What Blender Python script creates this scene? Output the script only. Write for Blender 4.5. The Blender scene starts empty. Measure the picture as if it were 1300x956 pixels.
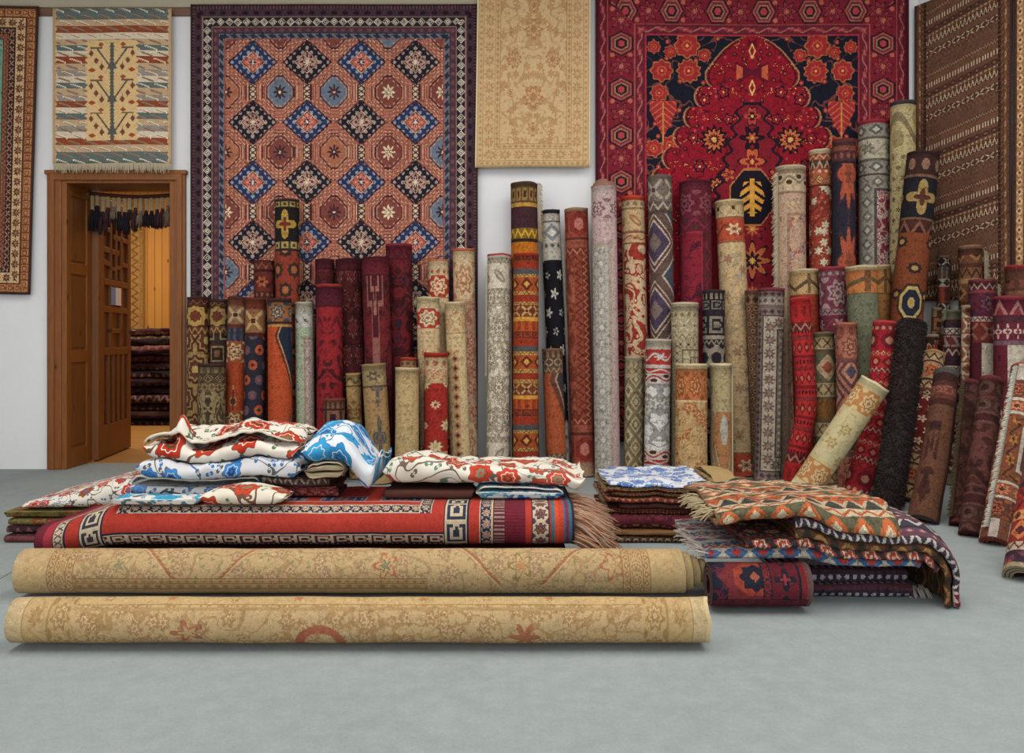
EXPOSURE, WORLD, FRONT, CEIL, BACKROOM = 0.0, .46, 235, 78, 85
import bpy, math, random
import numpy as np
from mathutils import Vector, Matrix, noise as mnoise
PI = math.pi
C = bpy.context.scene.collection
# ------------------------------------------------------------------ camera numbers
F, HX, HY, CH = 1100.0, 650.0, 430.0, 0.933        # focal length in pixels, horizon, eye height
YW = 6.2                                           # back wall
PX = YW / F                                        # one photo pixel on the back wall, metres
def wx(px, y): return (px - HX) / F * y
def wz(py, y): return CH - (py - HY) / F * y
def P(px, py, y): return Vector((wx(px, y), y, wz(py, y)))
def ground(py): return F * CH / (py - HY)

# ------------------------------------------------------------------ tiny expression language for shader nodes
T = None
def lin(h):
    h = h.lstrip('#'); o = []
    for i in (0, 2, 4):
        c = int(h[i:i+2], 16) / 255
        o.append(c / 12.92 if c <= .04045 else ((c + .055) / 1.055) ** 2.4)
    return (o[0], o[1], o[2], 1.0)
class E:
    __slots__ = ('s',)
    def __init__(self, s): self.s = s
    def __add__(a, b): return M('ADD', a, b)
    __radd__ = __add__
    def __sub__(a, b): return M('SUBTRACT', a, b)
    def __rsub__(a, b): return M('SUBTRACT', b, a)
    def __mul__(a, b): return M('MULTIPLY', a, b)
    __rmul__ = __mul__
    def __truediv__(a, b): return M('DIVIDE', a, b)
    def __neg__(a): return M('MULTIPLY', a, -1.0)
    def __lt__(a, b): return M('LESS_THAN', a, b)
    def __gt__(a, b): return M('GREATER_THAN', a, b)
def setin(sock, x):
    if isinstance(x, E): T.links.new(x.s, sock)
    elif isinstance(x, str): sock.default_value = lin(x)
    else: sock.default_value = x
def M(op, *a):
    n = T.nodes.new('ShaderNodeMath'); n.operation = op
    for i, x in enumerate(a): setin(n.inputs[i], x)
    return E(n.outputs[0])
def ab(a): return M('ABSOLUTE', a)
def fl(a): return M('FLOOR', a)
def fr(a): return M('FRACT', a)
def mn(a, b): return M('MINIMUM', a, b)
def mx(a, b): return M('MAXIMUM', a, b)
def sn(a): return M('SINE', a)
def cs(a): return M('COSINE', a)
def between(a, lo, hi):
    return M('COMPARE', a, (lo + hi) / 2, (hi - lo) / 2)
def near(a, b, w): return M('COMPARE', a, b, w)
def mix(f, a, b):
    n = T.nodes.new('ShaderNodeMix'); n.data_type = 'RGBA'
    setin(n.inputs[0], f); setin(n.inputs[6], a); setin(n.inputs[7], b)
    return E(n.outputs[2])
def ramp(f, stops, interp='CONSTANT'):
    n = T.nodes.new('ShaderNodeValToRGB'); r = n.color_ramp; r.interpolation = interp
    el = r.elements
    el[0].position = max(0, stops[0][0]); el[0].color = lin(stops[0][1])
    el[1].position = min(1, stops[1][0]) if len(stops) > 1 else 1; el[1].color = lin(stops[min(1, len(stops)-1)][1])
    for p, c in stops[2:]:
        e = el.new(min(1, max(0, p))); e.color = lin(c)
    setin(n.inputs[0], f)
    return E(n.outputs[0])
def vec(u, v, w=0.0):
    n = T.nodes.new('ShaderNodeCombineXYZ')
    setin(n.inputs[0], u); setin(n.inputs[1], v); setin(n.inputs[2], w)
    return E(n.outputs[0])
def noise(V, scale, detail=2.0, rough=.5, dist=0.0):
    n = T.nodes.new('ShaderNodeTexNoise'); setin(n.inputs['Vector'], V)
    n.inputs['Scale'].default_value = scale; n.inputs['Detail'].default_value = detail
    n.inputs['Roughness'].default_value = rough; n.inputs['Distortion'].default_value = dist
    return E(n.outputs[0])
def voro(V, scale, rnd=1.0):
    n = T.nodes.new('ShaderNodeTexVoronoi'); n.voronoi_dimensions = '2D'; setin(n.inputs['Vector'], V)
    n.inputs['Scale'].default_value = scale; n.inputs['Randomness'].default_value = rnd
    return E(n.outputs['Distance']), E(n.outputs['Color']), E(n.outputs['Position'])
def sep(V):
    n = T.nodes.new('ShaderNodeSeparateXYZ'); setin(n.inputs[0], V)
    return E(n.outputs[0]), E(n.outputs[1]), E(n.outputs[2])
def wn(a, b):
    n = T.nodes.new('ShaderNodeTexWhiteNoise'); n.noise_dimensions = '2D'; setin(n.inputs['Vector'], vec(a, b))
    return E(n.outputs['Value'])
def cell(x, size, off=0.0):
    t = x / size
    if isinstance(off, E) or off: t = t + off
    i = fl(t)
    return (t - i) * 2.0 - 1.0, i
def hyp(p, q): return M('SQRT', p * p + q * q)
def dia(p, q): return ab(p) + ab(q)
def sq(p, q): return mx(ab(p), ab(q))
def star8(p, q):
    a, b = ab(p), ab(q); return mn(mx(a, b), (a + b) * .7071)
def octa(p, q):
    a, b = ab(p), ab(q); return mx(mx(a, b), (a + b) * .72)
def hexa(p, q):
    a, b = ab(p), ab(q); return mx(a, b * .87 + a * .5)
def flo(p, q, n=8, amp=.2):
    return hyp(p, q) / (1 - amp + amp * cs(M('ARCTAN2', q, p) * float(n)))
SHAPES = dict(dia=dia, sq=sq, star=star8, oct=octa, hex=hexa, rnd=hyp, flo=flo,
              flo5=lambda p, q: flo(p, q, 5, .3), flo4=lambda p, q: flo(p, q, 4, .3), cross=lambda p, q: mx(mn(ab(p), ab(q)) * 2.6, mx(ab(p), ab(q))))
class Mat:
    """opens a material; self.u, self.v are metres along the cloth"""
    def __init__(s, name, knot=0.0, coords='UV'):
        global T
        s.m = bpy.data.materials.new(name); s.m.use_nodes = True
        T = s.t = s.m.node_tree; T.nodes.clear()
        n = T.nodes.new('ShaderNodeTexCoord')
        s.obj = E(n.outputs['Object'])
        if coords == 'UV':
            s.uv = E(n.outputs['UV']); s.u0, s.v0, _ = sep(s.uv)
            s.u, s.v = s.u0, s.v0
            if knot:
                s.u = (fl(s.u0 / knot) + .5) * knot; s.v = (fl(s.v0 / knot) + .5) * knot
        else:
            s.u0, s.v0, s.w0 = sep(s.obj)
    def done(s, col, rough=.92, wear=.22, bump=.25, bscale=420, sheen=.0, spec=.15, detail=0.0, metal=0):
        global T
        T = s.t
        if detail:
            # small secondary motifs and single knots, woven tone on tone
            V = vec(s.u, s.v); k = detail
            r, cr, cg, _ = blossoms(V, s.u, s.v, 34, .85, 5, .28)
            ok = cr > .25; sg = (cg > .45) * 2.0 - 1.0
            f = 1 + (r < .30) * ok * sg * (.36 * k) - between(r, .30, .42) * ok * (.36 * k) - (r < .10) * ok * sg * (.5 * k)
            f = f - near(noise(V, 26, 1, .5, .5), .5, .026) * (.30 * k)
            f = f * (wn(fl(s.u0 / .0042), fl(s.v0 / .0042)) * (.30 * k) + (1 - .15 * k))
            n = T.nodes.new('ShaderNodeVectorMath'); n.operation = 'SCALE'
            setin(n.inputs[0], col); setin(n.inputs['Scale'], f); col = E(n.outputs[0])
        if wear:
            a = noise(s.obj, 3.2, 4, .6); b = noise(s.obj, 55, 2, .6)
            f = (a * .62 + b * .5) * wear * 2 + (1 - wear * 1.12)
            n = T.nodes.new('ShaderNodeVectorMath'); n.operation = 'SCALE'
            setin(n.inputs[0], col if isinstance(col, E) else lin(col)[:3]); setin(n.inputs['Scale'], f); col = E(n.outputs[0])
        bs = T.nodes.new('ShaderNodeBsdfPrincipled')
        setin(bs.inputs['Base Color'], col); bs.inputs['Roughness'].default_value = rough
        bs.inputs['Specular IOR Level'].default_value = spec; bs.inputs['Metallic'].default_value = metal
        if sheen:
            bs.inputs['Sheen Weight'].default_value = sheen; bs.inputs['Sheen Roughness'].default_value = .5
        if bump:
            bn = T.nodes.new('ShaderNodeBump'); bn.inputs['Strength'].default_value = bump; bn.inputs['Distance'].default_value = .004
            setin(bn.inputs['Height'], noise(s.obj, bscale, 2, .6)); T.links.new(bn.outputs[0], bs.inputs['Normal'])
        o = T.nodes.new('ShaderNodeOutputMaterial'); T.links.new(bs.outputs[0], o.inputs[0])
        return s.m
_plain = {}
def plain(hexcol, rough=.92, wear=.2, bump=.2, bscale=300, spec=.15, metal=0):
    k = (hexcol, rough, wear, bump, bscale, spec, metal)
    if k not in _plain:
        _plain[k] = Mat('cloth_' + hexcol, coords='Object').done(hexcol, rough, wear, bump, bscale, spec=spec, metal=metal)
    return _plain[k]

# ------------------------------------------------------------------ motifs: each returns [(mask, colour), ...]; p,q in -1..1
def motif(kind, p, q, a, b, i=None):
    if kind == 'ros':
        r = flo(p, q, 8, .22); return [(r < .9, a), (r < .42, b)]
    if kind == 'flo':
        r = flo(p, q, 7, .16); return [(hyp(ab(p) - 1, ab(q) - 1) < .38, a), (r < .86, a), (r < .60, b), (r < .44, a), (r < .18, b)]
    if kind == 'dia':
        r = dia(p, q); return [(r < .92, a), (r < .45, b)]
    if kind == 'rings':
        r = dia(p, q); return [(r < .95, a), (r < .72, b), (r < .5, a), (r < .25, b)]
    if kind == 'star':
        r = star8(p, q); return [(r < .8, a), (r < .42, b)]
    if kind == 'oct':
        r = octa(p, q); return [(r < .85, a), (r < .4, b)]
    if kind == 'sq':
        r = sq(p, q); return [(r < .78, a), (r < .36, b)]
    if kind == 'zig':
        z = q - (ab(p) * 2 - 1) * .7; return [(near(z, 0, .32), a)]
    if kind == 'tri':
        return [(ab(p) * 2 - 1 < q, a), (ab(p) * 2 - .2 < q, b)]
    if kind == 'scroll':
        z = q - sn(p * PI) * .5; d = mn(hyp(p - .5, (q + .45) * .8), hyp(p + .5, (q - .45) * .8))
        return [(near(z, 0, .2), a), (d < .3, b)]
    if kind == 'x':
        return [(near(ab(p) - ab(q), 0, .22) * (sq(p, q) < .85), a), (sq(p, q) < .2, b)]
    if kind == 'dot':
        return [(hyp(p, q) < .55, a)]
    if kind == 'bar':
        return [(ab(p) < .45, a)]
    if kind == 'check':
        return [(p * q > 0, a)]
    if kind == 'hook':
        r = sq(p, q); k = (p > 0) * (q > 0)
        return [(between(r, .55, .82) * (1 - (p > .3) * between(q, -.3, .3)), a), (between(r, .0, .3), a), (between(p, 0, .6) * near(q, 0, .12), a)]
    if kind == 's':
        z = ab(q - p * 1.5); return [((z < .5) * (sq(p, q) < .8), a), (near(ab(q), .7, .14) * (ab(p) < .8), a)]
    if kind == 'leaf':
        s1 = p * .8 + q * .6; s2 = q * .8 - p * .6
        return [(hyp(s1, s2 * 2.4) < .8, a), (hyp(s1, s2 * 5) < .6, b)]
    if kind == 'vine':
        z = q - sn(p * PI) * .45; r = flo(p, q, 6, .25)
        return [(near(z, 0, .16), b), (r < .6, a), (r < .25, b)]
    if kind == 'lat':
        r = dia(p, q); return [(between(r, .7, 1.0), a), (r < .4, b)]
    if kind == 'arrow':
        return [(near(q - ab(p) * .9 + .3, 0, .2), a), (ab(p) < .12, b)]
    if kind in SHAPES:
        r = SHAPES[kind](p, q); return [(r < .88, a), (r < .44, b)]
    return []
def overlay(col, region, mots):
    for m, c in mots: col = mix(m * region if region is not None else m, col, c)
    return col
def border(col, d, s, bands, d0=0.0, dmask=None):
    """bands: (width, ground[, motif, a, b, length]) laid from the edge inwards; d distance from the edge, s along it"""
    tot = sum(b[0] for b in bands); stops = []; x = 0
    for b in bands:
        stops.append((x / tot, b[1])); x += b[0]
    base = ramp((d - d0) / tot if d0 else d / tot, stops)
    m = (d < d0 + tot)
    if d0: m = m * (d > d0)
    if dmask is not None: m = m * dmask
    col = mix(m, col, base); x = d0
    for b in bands:
        if len(b) > 2 and b[2]:
            ln = b[5] if len(b) > 5 else b[0]
            p, i = cell(s, ln, .5)
            q = (d - (x + b[0] / 2)) / (b[0] / 2)
            reg = (ab(q) < .96)
            if dmask is not None: reg = reg * dmask
            col = overlay(col, reg, motif(b[2], p, q, b[3], b[4]))
        x += b[0]
    return col

# ------------------------------------------------------------------ fields; each takes (u, v) in metres
def f_plain(c1, c2, sc=6):
    def f(u, v):
        return mix(noise(vec(u * 1.0, v * 3.0), sc, 3), c1, c2)
    return f
def blossoms(V, u, v, sc, rnd=1.0, n=6, amp=.22, ell=1.0):
    """scattered flowers: returns the petal norm (in cells) and three random numbers per flower"""
    d, c, pos = voro(V, sc, rnd); x, y, _ = sep(pos); cr, cg, cb = sep(c)
    dx, dy = (u - x) * sc, (v - y) * (sc * ell)
    th = M('ARCTAN2', dy, dx) + cg * 6.0
    return hyp(dx, dy) / (1 - amp + amp * cs(th * float(n))), cr, cg, cb
def f_floral(bg, fa, fb, leaf, vine, sc=9, seed=0.0, big=.30, vw=.022, mirror=False, fc=None):
    sc = sc * 1.3
    def f(u, v):
        if mirror: u = ab(u)
        us, vs = u + seed, v + seed * .7
        V = vec(us, vs)
        col = mix(near(noise(V, sc * .62, 1, .5, .6), .5, vw), bg, vine)
        r2, c2, _, _ = blossoms(V, us, vs, sc * 1.9, .9, 3, .35)
        col = mix((r2 < .27) * (c2 > .25), col, leaf)
        r, cr, cg, cb = blossoms(V, us, vs, sc, .9)
        ok = cr > .3; b = big * 1.12
        col = mix((r < b * 1.16) * ok, col, vine)
        col = mix((r < b) * ok, col, mix(cg > .5, fa, fc or fa)); col = mix((r < b * .62) * ok, col, fb); col = mix((r < b * .3) * ok, col, fa)
        return col
    return f
def f_lattice(bg, rings, sx, sy, alt=None, shape=None, mot=None):
    """staggered diamonds; rings = [(pos, colour)] on the diamond norm"""
    def f(u, v):
        p, i = cell(u, sx, .5); q, j = cell(v, sy, .5)
        r1 = dia(p, q); r2 = dia(1 - ab(p), 1 - ab(q))
        inside = r1 < 1.0
        r = mn(r1, r2)
        col = ramp(r, rings)
        if alt: col = mix(inside, ramp(r, alt), col)
        return col
    return f
def f_medal(bgf, shape, rings, sx, sy, off=0.0, uo=0.0, per=None):
    def f(u, v):
        col = bgf(u, v) if callable(bgf) else bgf
        q, j = cell(v, per or sy * 2, off); p = (u - uo) / sx
        if per: q = q * (per / 2 / sy)
        r = SHAPES[shape](p, q)
        return mix(r < 1.0, col, ramp(r, rings))
    return f
def f_bands(bands, off=0.0):
    per = sum(b[0] for b in bands)
    def f(u, v):
        t = fr((v + off) / per) * per
        st, x = [], 0
        for b in bands: st.append((x / per, b[1])); x += b[0]
        col = ramp(t / per, st); x = 0
        for b in bands:
            if len(b) > 2 and b[2]:
                p, i = cell(u, b[5] if len(b) > 5 else b[0], .5); q = (t - (x + b[0] / 2)) / (b[0] / 2)
                col = overlay(col, ab(q) < .94, motif(b[2], p, q, b[3], b[4]))
            x += b[0]
        return col
    return f
def f_arab(bg, a, b, sc=14, w=.05, c=None, mirror=True, seed=0.0):
    """damask-like scrolls: contour bands of a warped noise"""
    sc = sc * 1.25
    def f(u, v):
        if mirror: u = ab(u)
        n = noise(vec(u + seed + 3.1, v * .8 + seed), sc, 1.5, .5, 1.2)
        col = mix(near(n, .47, w), bg, a)
        col = mix(n > .60, col, b)
        col = mix(near(n, .66, .012), col, bg)
        if c: col = mix(n < .33, col, c)
        return col
    return f
def f_grid(bg, shape, rings, sx, sy, stagger=True, alt=None):
    def f(u, v):
        q, j = cell(v, sy)
        o = fr(j * .5) if stagger else 0.0
        p, i = cell(u + 0.0, sx, (o + .5) if stagger else .5)
        r = SHAPES[shape](p, q)
        cc = ramp(r, rings)
        if alt:
            par = fr((i + j) * .5) > .25 if not stagger else fr(j * .25 + i * .5) > .4
            cc = mix(par, cc, ramp(r, alt))
        return mix(r < 1.0, bg(u, v) if callable(bg) else bg, cc)
    return f
def rugmat(name, W, H, borders, field, knot=.006, uc=0.0, ends=None, side=True, wear=.22, u_off=0.0, **kw):
    """a whole rug: u from its centre line, v from its top end.  ends = plain-woven end bands"""
    g = Mat(name, knot)
    u = g.u + u_off if u_off else g.u
    v = g.v
    eh = sum(b[0] for b in ends) if ends else 0.0
    col = field(u, v)
    if borders:
        du = W / 2 - ab(u); dv = mn(v - eh, H - eh - v) if side else v - eh
        if not side: du = du + 9.0
        d = mn(du, dv); s = mix_f(du < dv, u, v)
        col = border(col, d, s, borders)
    if ends:
        col = border(col, mn(v, H - v), u, ends)
    kw.setdefault('detail', .9)
    return g.done(col, wear=wear, **kw)
def mix_f(f, a, b):
    n = T.nodes.new('ShaderNodeMix'); n.data_type = 'FLOAT'
    setin(n.inputs[0], f); setin(n.inputs[2], a); setin(n.inputs[3], b)
    return E(n.outputs[0])

# ------------------------------------------------------------------ meshes
def link(name, me, parent=None, mats=()):
    o = bpy.data.objects.new(name, me); C.objects.link(o)
    if parent is not None: o.parent = parent
    for m in mats: me.materials.append(m)
    return o
def mesh(name, vs, fs, mats, parent=None, uv=None, mi=None, smooth=True, origin=None):
    """one mesh object; vs in world space; uv per vertex or per loop; origin moves the object's own origin"""
    V = np.asarray(vs, dtype=float).reshape(-1, 3)
    if origin is not None: V = V - np.asarray(origin, float)
    me = bpy.data.meshes.new(name)
    me.from_pydata(V.tolist(), [], fs)
    if uv is not None:
        uv = np.asarray(uv, dtype=np.float32)
        li = np.empty(len(me.loops), dtype=np.int32); me.loops.foreach_get('vertex_index', li)
        data = uv[li] if len(uv) == len(V) else uv
        l = me.uv_layers.new(name='UVMap'); l.data.foreach_set('uv', np.ascontiguousarray(data, dtype=np.float32).ravel())
    if mi is not None: me.polygons.foreach_set('material_index', np.asarray(mi, dtype=np.int32))
    me.polygons.foreach_set('use_smooth', np.full(len(me.polygons), bool(smooth)))
    me.update()
    o = link(name, me, None, mats if isinstance(mats, (list, tuple)) else [mats])
    if origin is not None: o.location = origin
    if parent is not None:
        o.parent = parent
        if origin is None: o.location = -Vector(parent.location)
        else: o.location = Vector(origin) - Vector(parent.location)
    return o
def tag(o, label, cat, group=None):
    o['label'] = label; o['category'] = cat
    if group: o['group'] = group
    return o
def struct(o): o['kind'] = 'structure'; return o
def empty(name, loc, label=None, cat=None, group=None):
    o = bpy.data.objects.new(name, None); C.objects.link(o); o.location = loc; o.empty_display_size = .1
    if label: tag(o, label, cat, group)
    return o
class MB:
    """collects boxes / bars into one mesh"""
    def __init__(s): s.v, s.f = [], []
    def box(s, x0, x1, y0, y1, z0, z1, b=0.0):
        if b <= 0:
            n = len(s.v)
            s.v += [(x, y, z) for z in (z0, z1) for y in (y0, y1) for x in (x0, x1)]
            s.f += [tuple(n + i for i in q) for q in ((0, 2, 3, 1), (4, 5, 7, 6), (0, 1, 5, 4), (2, 6, 7, 3), (0, 4, 6, 2), (1, 3, 7, 5))]
            return s
        import bmesh
        bm = bmesh.new(); bmesh.ops.create_cube(bm, size=1)
        for w in bm.verts: w.co = Vector(((x0 + x1) / 2 + w.co.x * (x1 - x0), (y0 + y1) / 2 + w.co.y * (y1 - y0), (z0 + z1) / 2 + w.co.z * (z1 - z0)))
        bmesh.ops.bevel(bm, geom=list(bm.edges), offset=b, segments=2, affect='EDGES', profile=.5)
        n = len(s.v); bm.verts.index_update()
        s.v += [tuple(w.co) for w in bm.verts]; s.f += [tuple(n + w.index for w in f.verts) for f in bm.faces]
        bm.free(); return s
    def tube(s, pts, r0, r1=None, n=6):
        r1 = r0 if r1 is None else r1
        base = len(s.v); k = len(pts)
        for i, p in enumerate(pts):
            p = Vector(p); t = (Vector(pts[min(i+1, k-1)]) - Vector(pts[max(i-1, 0)])).normalized()
            a = t.orthogonal().normalized(); b = t.cross(a); r = r0 + (r1 - r0) * i / max(1, k - 1)
            for j in range(n):
                th = 2 * PI * j / n; s.v.append(tuple(p + a * (r * math.cos(th)) + b * (r * math.sin(th))))
        for i in range(k - 1):
            for j in range(n):
                s.f.append((base + i*n + j, base + i*n + (j+1) % n, base + (i+1)*n + (j+1) % n, base + (i+1)*n + j))
        s.f.append(tuple(base + j for j in reversed(range(n)))); s.f.append(tuple(base + (k-1)*n + j for j in range(n)))
        return s
    def rot(s, about, ang):
        c, sn_ = math.cos(ang), math.sin(ang)
        s.v = [(about[0] + (x - about[0]) * c - (y - about[1]) * sn_, about[1] + (x - about[0]) * sn_ + (y - about[1]) * c, z) for x, y, z in s.v]; return s
    def build(s, name, m, parent=None, smooth=False, origin=None):
        return mesh(name, s.v, s.f, m, parent, smooth=smooth, origin=origin)
def nz(x, y=0.0, z=0.0): return mnoise.noise(Vector((x, y, z)))
def catmull(pts, n):
    pts = [Vector(p) for p in pts]
    if len(pts) == 2: return [pts[0].lerp(pts[1], i / (n - 1)) for i in range(n)]
    out = []; m = len(pts) - 1
    for i in range(n):
        t = i / (n - 1) * m; k = min(int(t), m - 1); f = t - k
        p0, p1, p2, p3 = pts[max(k-1, 0)], pts[k], pts[k+1], pts[min(k+2, m)]
        out.append(.5 * ((2*p1) + (p2-p0)*f + (2*p0-5*p1+4*p2-p3)*f*f + (3*p1-p0-3*p2+p3)*f**3))
    return out
def fringe_mesh(name, roots, dirs, length, m, parent, r=.0022, seed=1, droop=.4, per=1, curl=.25):
    """tassel strands: one mesh"""
    rnd = random.Random(seed); b = MB()
    for p, d in zip(roots, dirs):
        p = Vector(p); d = Vector(d).normalized()
        for _ in range(per):
            L = length * rnd.uniform(.65, 1.15)
            j = Vector((rnd.uniform(-1, 1), rnd.uniform(-1, 1), rnd.uniform(-1, 1))) * curl
            e = d + j * .6; pts = [p]
            for k in (1, 2, 3):
                f = k / 3
                pts.append(p + (d * f + e * f * f * .5) * L * .75 + Vector((0, 0, -1)) * droop * L * f * f)
            b.tube(pts, r, r * .5, 4)
    return b.build(name, m, parent, smooth=True)
# ------------------------------------------------------------------ rolled rug: a real sheet wound into a spiral
def make_roll(name, label, pts, r, mats, th=.011, turns=2.6, seam=2.6, uc=0.0, ecc=.95, tele=0.0, bump=.02, seed=0,
              group=None, front=(0, -1, 0), nl=None, cat='rolled rug', gap=.003, flare=0.0, edge_noise=.004, crease=0.0, rend=None, flip=1, bind=.011):
    L0 = sum((Vector(pts[i+1]) - Vector(pts[i])).length for i in range(len(pts) - 1))
    nl = nl or max(8, int(L0 / .085))
    ax = catmull(pts, nl); nseg = 34
    lens = [0.0]
    for i in range(1, nl): lens.append(lens[-1] + (ax[i] - ax[i-1]).length)
    nphi = int(nseg * turns) + 1; pitch = th + gap
    while r - pitch * turns - th < .012 and turns > 1.2:
        turns -= .2; nphi = int(nseg * turns) + 1
    phis = np.linspace(0, 2 * PI * turns, nphi)
    rm = r - th / 2 - pitch * phis / (2 * PI)
    arc = np.concatenate([[0], np.cumsum((rm[1:] + rm[:-1]) / 2 * np.diff(phis))])
    ang = seam + phis
    k0 = np.interp(2 * PI - seam if seam > 0 else -seam, phis, arc)       # arc length where the sheet faces front the first time
    us = (arc - k0) * flip + uc
    fv = Vector(front)
    V = []; UV = []
    for k in range(nl):
        t = (ax[min(k+1, nl-1)] - ax[max(k-1, 0)]).normalized()
        f = (fv - t * fv.dot(t)).normalized(); s = f.cross(t)
        if s.x < 0 and abs(t.z) > .3: s = -s
        e = lens[k] / lens[-1]
        fl_ = 1 + flare * max(0, 1 - e * 6) 
        rr = 1.0 if rend is None else (rend[0] + (rend[1] - rend[0]) * e)
        for side in (0, 1):
            rng = range(nphi) if side == 0 else range(nphi - 1, -1, -1)
            for i in rng:
                a = ang[i]; ro = rm[i] + (th / 2 if side == 0 else -th / 2)
                ca, sa = math.cos(a), math.sin(a)
                nn = 1 + bump * nz(ca * 1.3 + seed * 3.7, sa * 1.3, lens[k] * 4.5 + seed) * 1.2
                if crease: nn -= crease * max(0, nz(seed + 9.1, lens[k] * 17 + ca * .9, sa * .9)) 
                ro *= nn * fl_ * rr
                p = ax[k] + f * (ro * ca * ecc) + s * (ro * sa)
                lv = lens[k]
                if k == 0: dz = edge_noise * nz(ca * 1.5 + seed, sa * 1.5, 7) - tele * phis[i] / (2 * PI)
                elif k == nl - 1: dz = edge_noise * nz(ca * 1.5 + seed, sa * 1.5, 17)*0
                else: dz = -tele * phis[i] / (2 * PI) * max(0, 1 - e * 4)
                V.append(p + t * dz); UV.append((us[i], lv))
    n2 = 2 * nphi; Fs = []; mi = []
    for k in range(nl - 1):
        for j in range(n2):
            j2 = (j + 1) % n2
            Fs.append((k*n2 + j, k*n2 + j2, (k+1)*n2 + j2, (k+1)*n2 + j)); mi.append(0 if j < nphi - 1 or nphi <= j < n2 - 1 else 1)
    for k, flip in ((0, 0), (nl - 1, 1)):
        for i in range(nphi - 1):
            q = (k*n2 + i, k*n2 + n2 - 1 - i, k*n2 + n2 - 2 - i, k*n2 + i + 1)
            Fs.append(q if flip else q[::-1]); mi.append(1)
    global LAST_N2
    LAST_N2 = n2
    base = ax[-1]
    # bound rim of the rug's end, a few millimetres proud of the pile
    t0 = (ax[1] - ax[0]).normalized(); BV, BF = [], []
    outer = [V[i] for i in range(nphi)]; inner = [V[n2 - 1 - i] for i in range(nphi)]
    for i in range(nphi):
        w = (outer[i] - inner[i]).normalized() * .0011
        for q in (outer[i] + w - t0 * .0012, outer[i] + w + t0 * bind, inner[i] - w + t0 * bind, inner[i] - w - t0 * .0012): BV.append(tuple(q))
    for i in range(nphi - 1):
        for a in range(4):
            b_ = (a + 1) % 4; BF.append((i*4 + a, i*4 + b_, i*4 + 4 + b_, i*4 + 4 + a))
    BF.append((3, 2, 1, 0)); e_ = (nphi - 1) * 4; BF.append((e_, e_+1, e_+2, e_+3))
    o = mesh(name, [tuple(p) for p in V], Fs, list(mats), None, uv=UV, mi=mi, origin=tuple(base))
    tag(o, label, cat, group)
    mesh('end_binding', BV, BF, [mats[1]], o, smooth=False)
    return o, ax, lens
def hang_rug(name, label, x0, x1, z0, z1, y, m, edge, th=.012, wave=.012, seed=0, xf=None, group=None, cat='hanging rug', uc=0.0, skew=(0, 0, 0, 0), curl=0.0, selv=True):
    """a rug hung flat on a wall; xf maps local (x, depth, z) to the world"""
    nx, nzz = 40, 46; W, H = x1 - x0, z1 - z0
    xc = (x0 + x1) / 2
    def pt(a, b, dep):
        w = wave * (nz(a * 2.2 + seed, b * .6, seed) + .5 * nz(a * 5 + seed, b * 1.6, 3)) * min(1, .25 + b)
        sx = (skew[0] * (1 - a) + skew[1] * a) * (1 - b) + (skew[2] * (1 - a) + skew[3] * a) * b
        x = x0 + W * a + sx; z = z1 - H * b - .006 * nz(a * 3 + seed, 4.4)
        cu = curl * max(0, abs(a - .5) * 2 - .9) * 10 * b
        return (x, y - abs(w) - .012 - dep - cu, z)
    V, UV, Fs, mi = [], [], [], []
    for dep in (0, th):
        for j in range(nzz + 1):
            for i in range(nx + 1):
                a, b = i / nx, j / nzz
                V.append(pt(a, b, dep)); UV.append(((a - .5) * W + uc, b * H))
    N = (nx + 1) * (nzz + 1)
    for j in range(nzz):
        for i in range(nx):
            q = (j*(nx+1) + i, j*(nx+1) + i + 1, (j+1)*(nx+1) + i + 1, (j+1)*(nx+1) + i)
            Fs.append(q); mi.append(1); Fs.append(tuple(N + k for k in q[::-1])); mi.append(0)
    rim = [i for i in range(nx + 1)] + [j*(nx+1) + nx for j in range(1, nzz + 1)] + [nzz*(nx+1) + i for i in range(nx - 1, -1, -1)] + [j*(nx+1) for j in range(nzz - 1, 0, -1)]
    for k in range(len(rim)):
        a, b = rim[k], rim[(k+1) % len(rim)]; Fs.append((a, N + a, N + b, b)); mi.append(1)
    if xf: V = [xf(*p) for p in V]
    org = np.mean(np.array([V[nzz*(nx+1)], V[nzz*(nx+1) + nx]]), axis=0)
    o = mesh(name, V, Fs, [m, edge], None, uv=UV, mi=mi, origin=tuple(org))
    tag(o, label, cat, group)
    if selv:
        for i_ in (0, nx):
            MB().tube([V[N + j*(nx+1) + i_] for j in range(0, nzz + 1, 2)], .006, n=6).build('selvedge', edge, o, smooth=True)
    bottom = [Vector(V[N + nzz*(nx+1) + i]) for i in range(nx + 1)]; top = [Vector(V[N + i]) for i in range(nx + 1)]
    return o, top, bottom
def along(pts, n):
    out = []
    for i in range(n):
        t = i / (n - 1) * (len(pts) - 1); k = min(int(t), len(pts) - 2); out.append(pts[k].lerp(pts[k+1], t - k))
    return out
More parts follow.
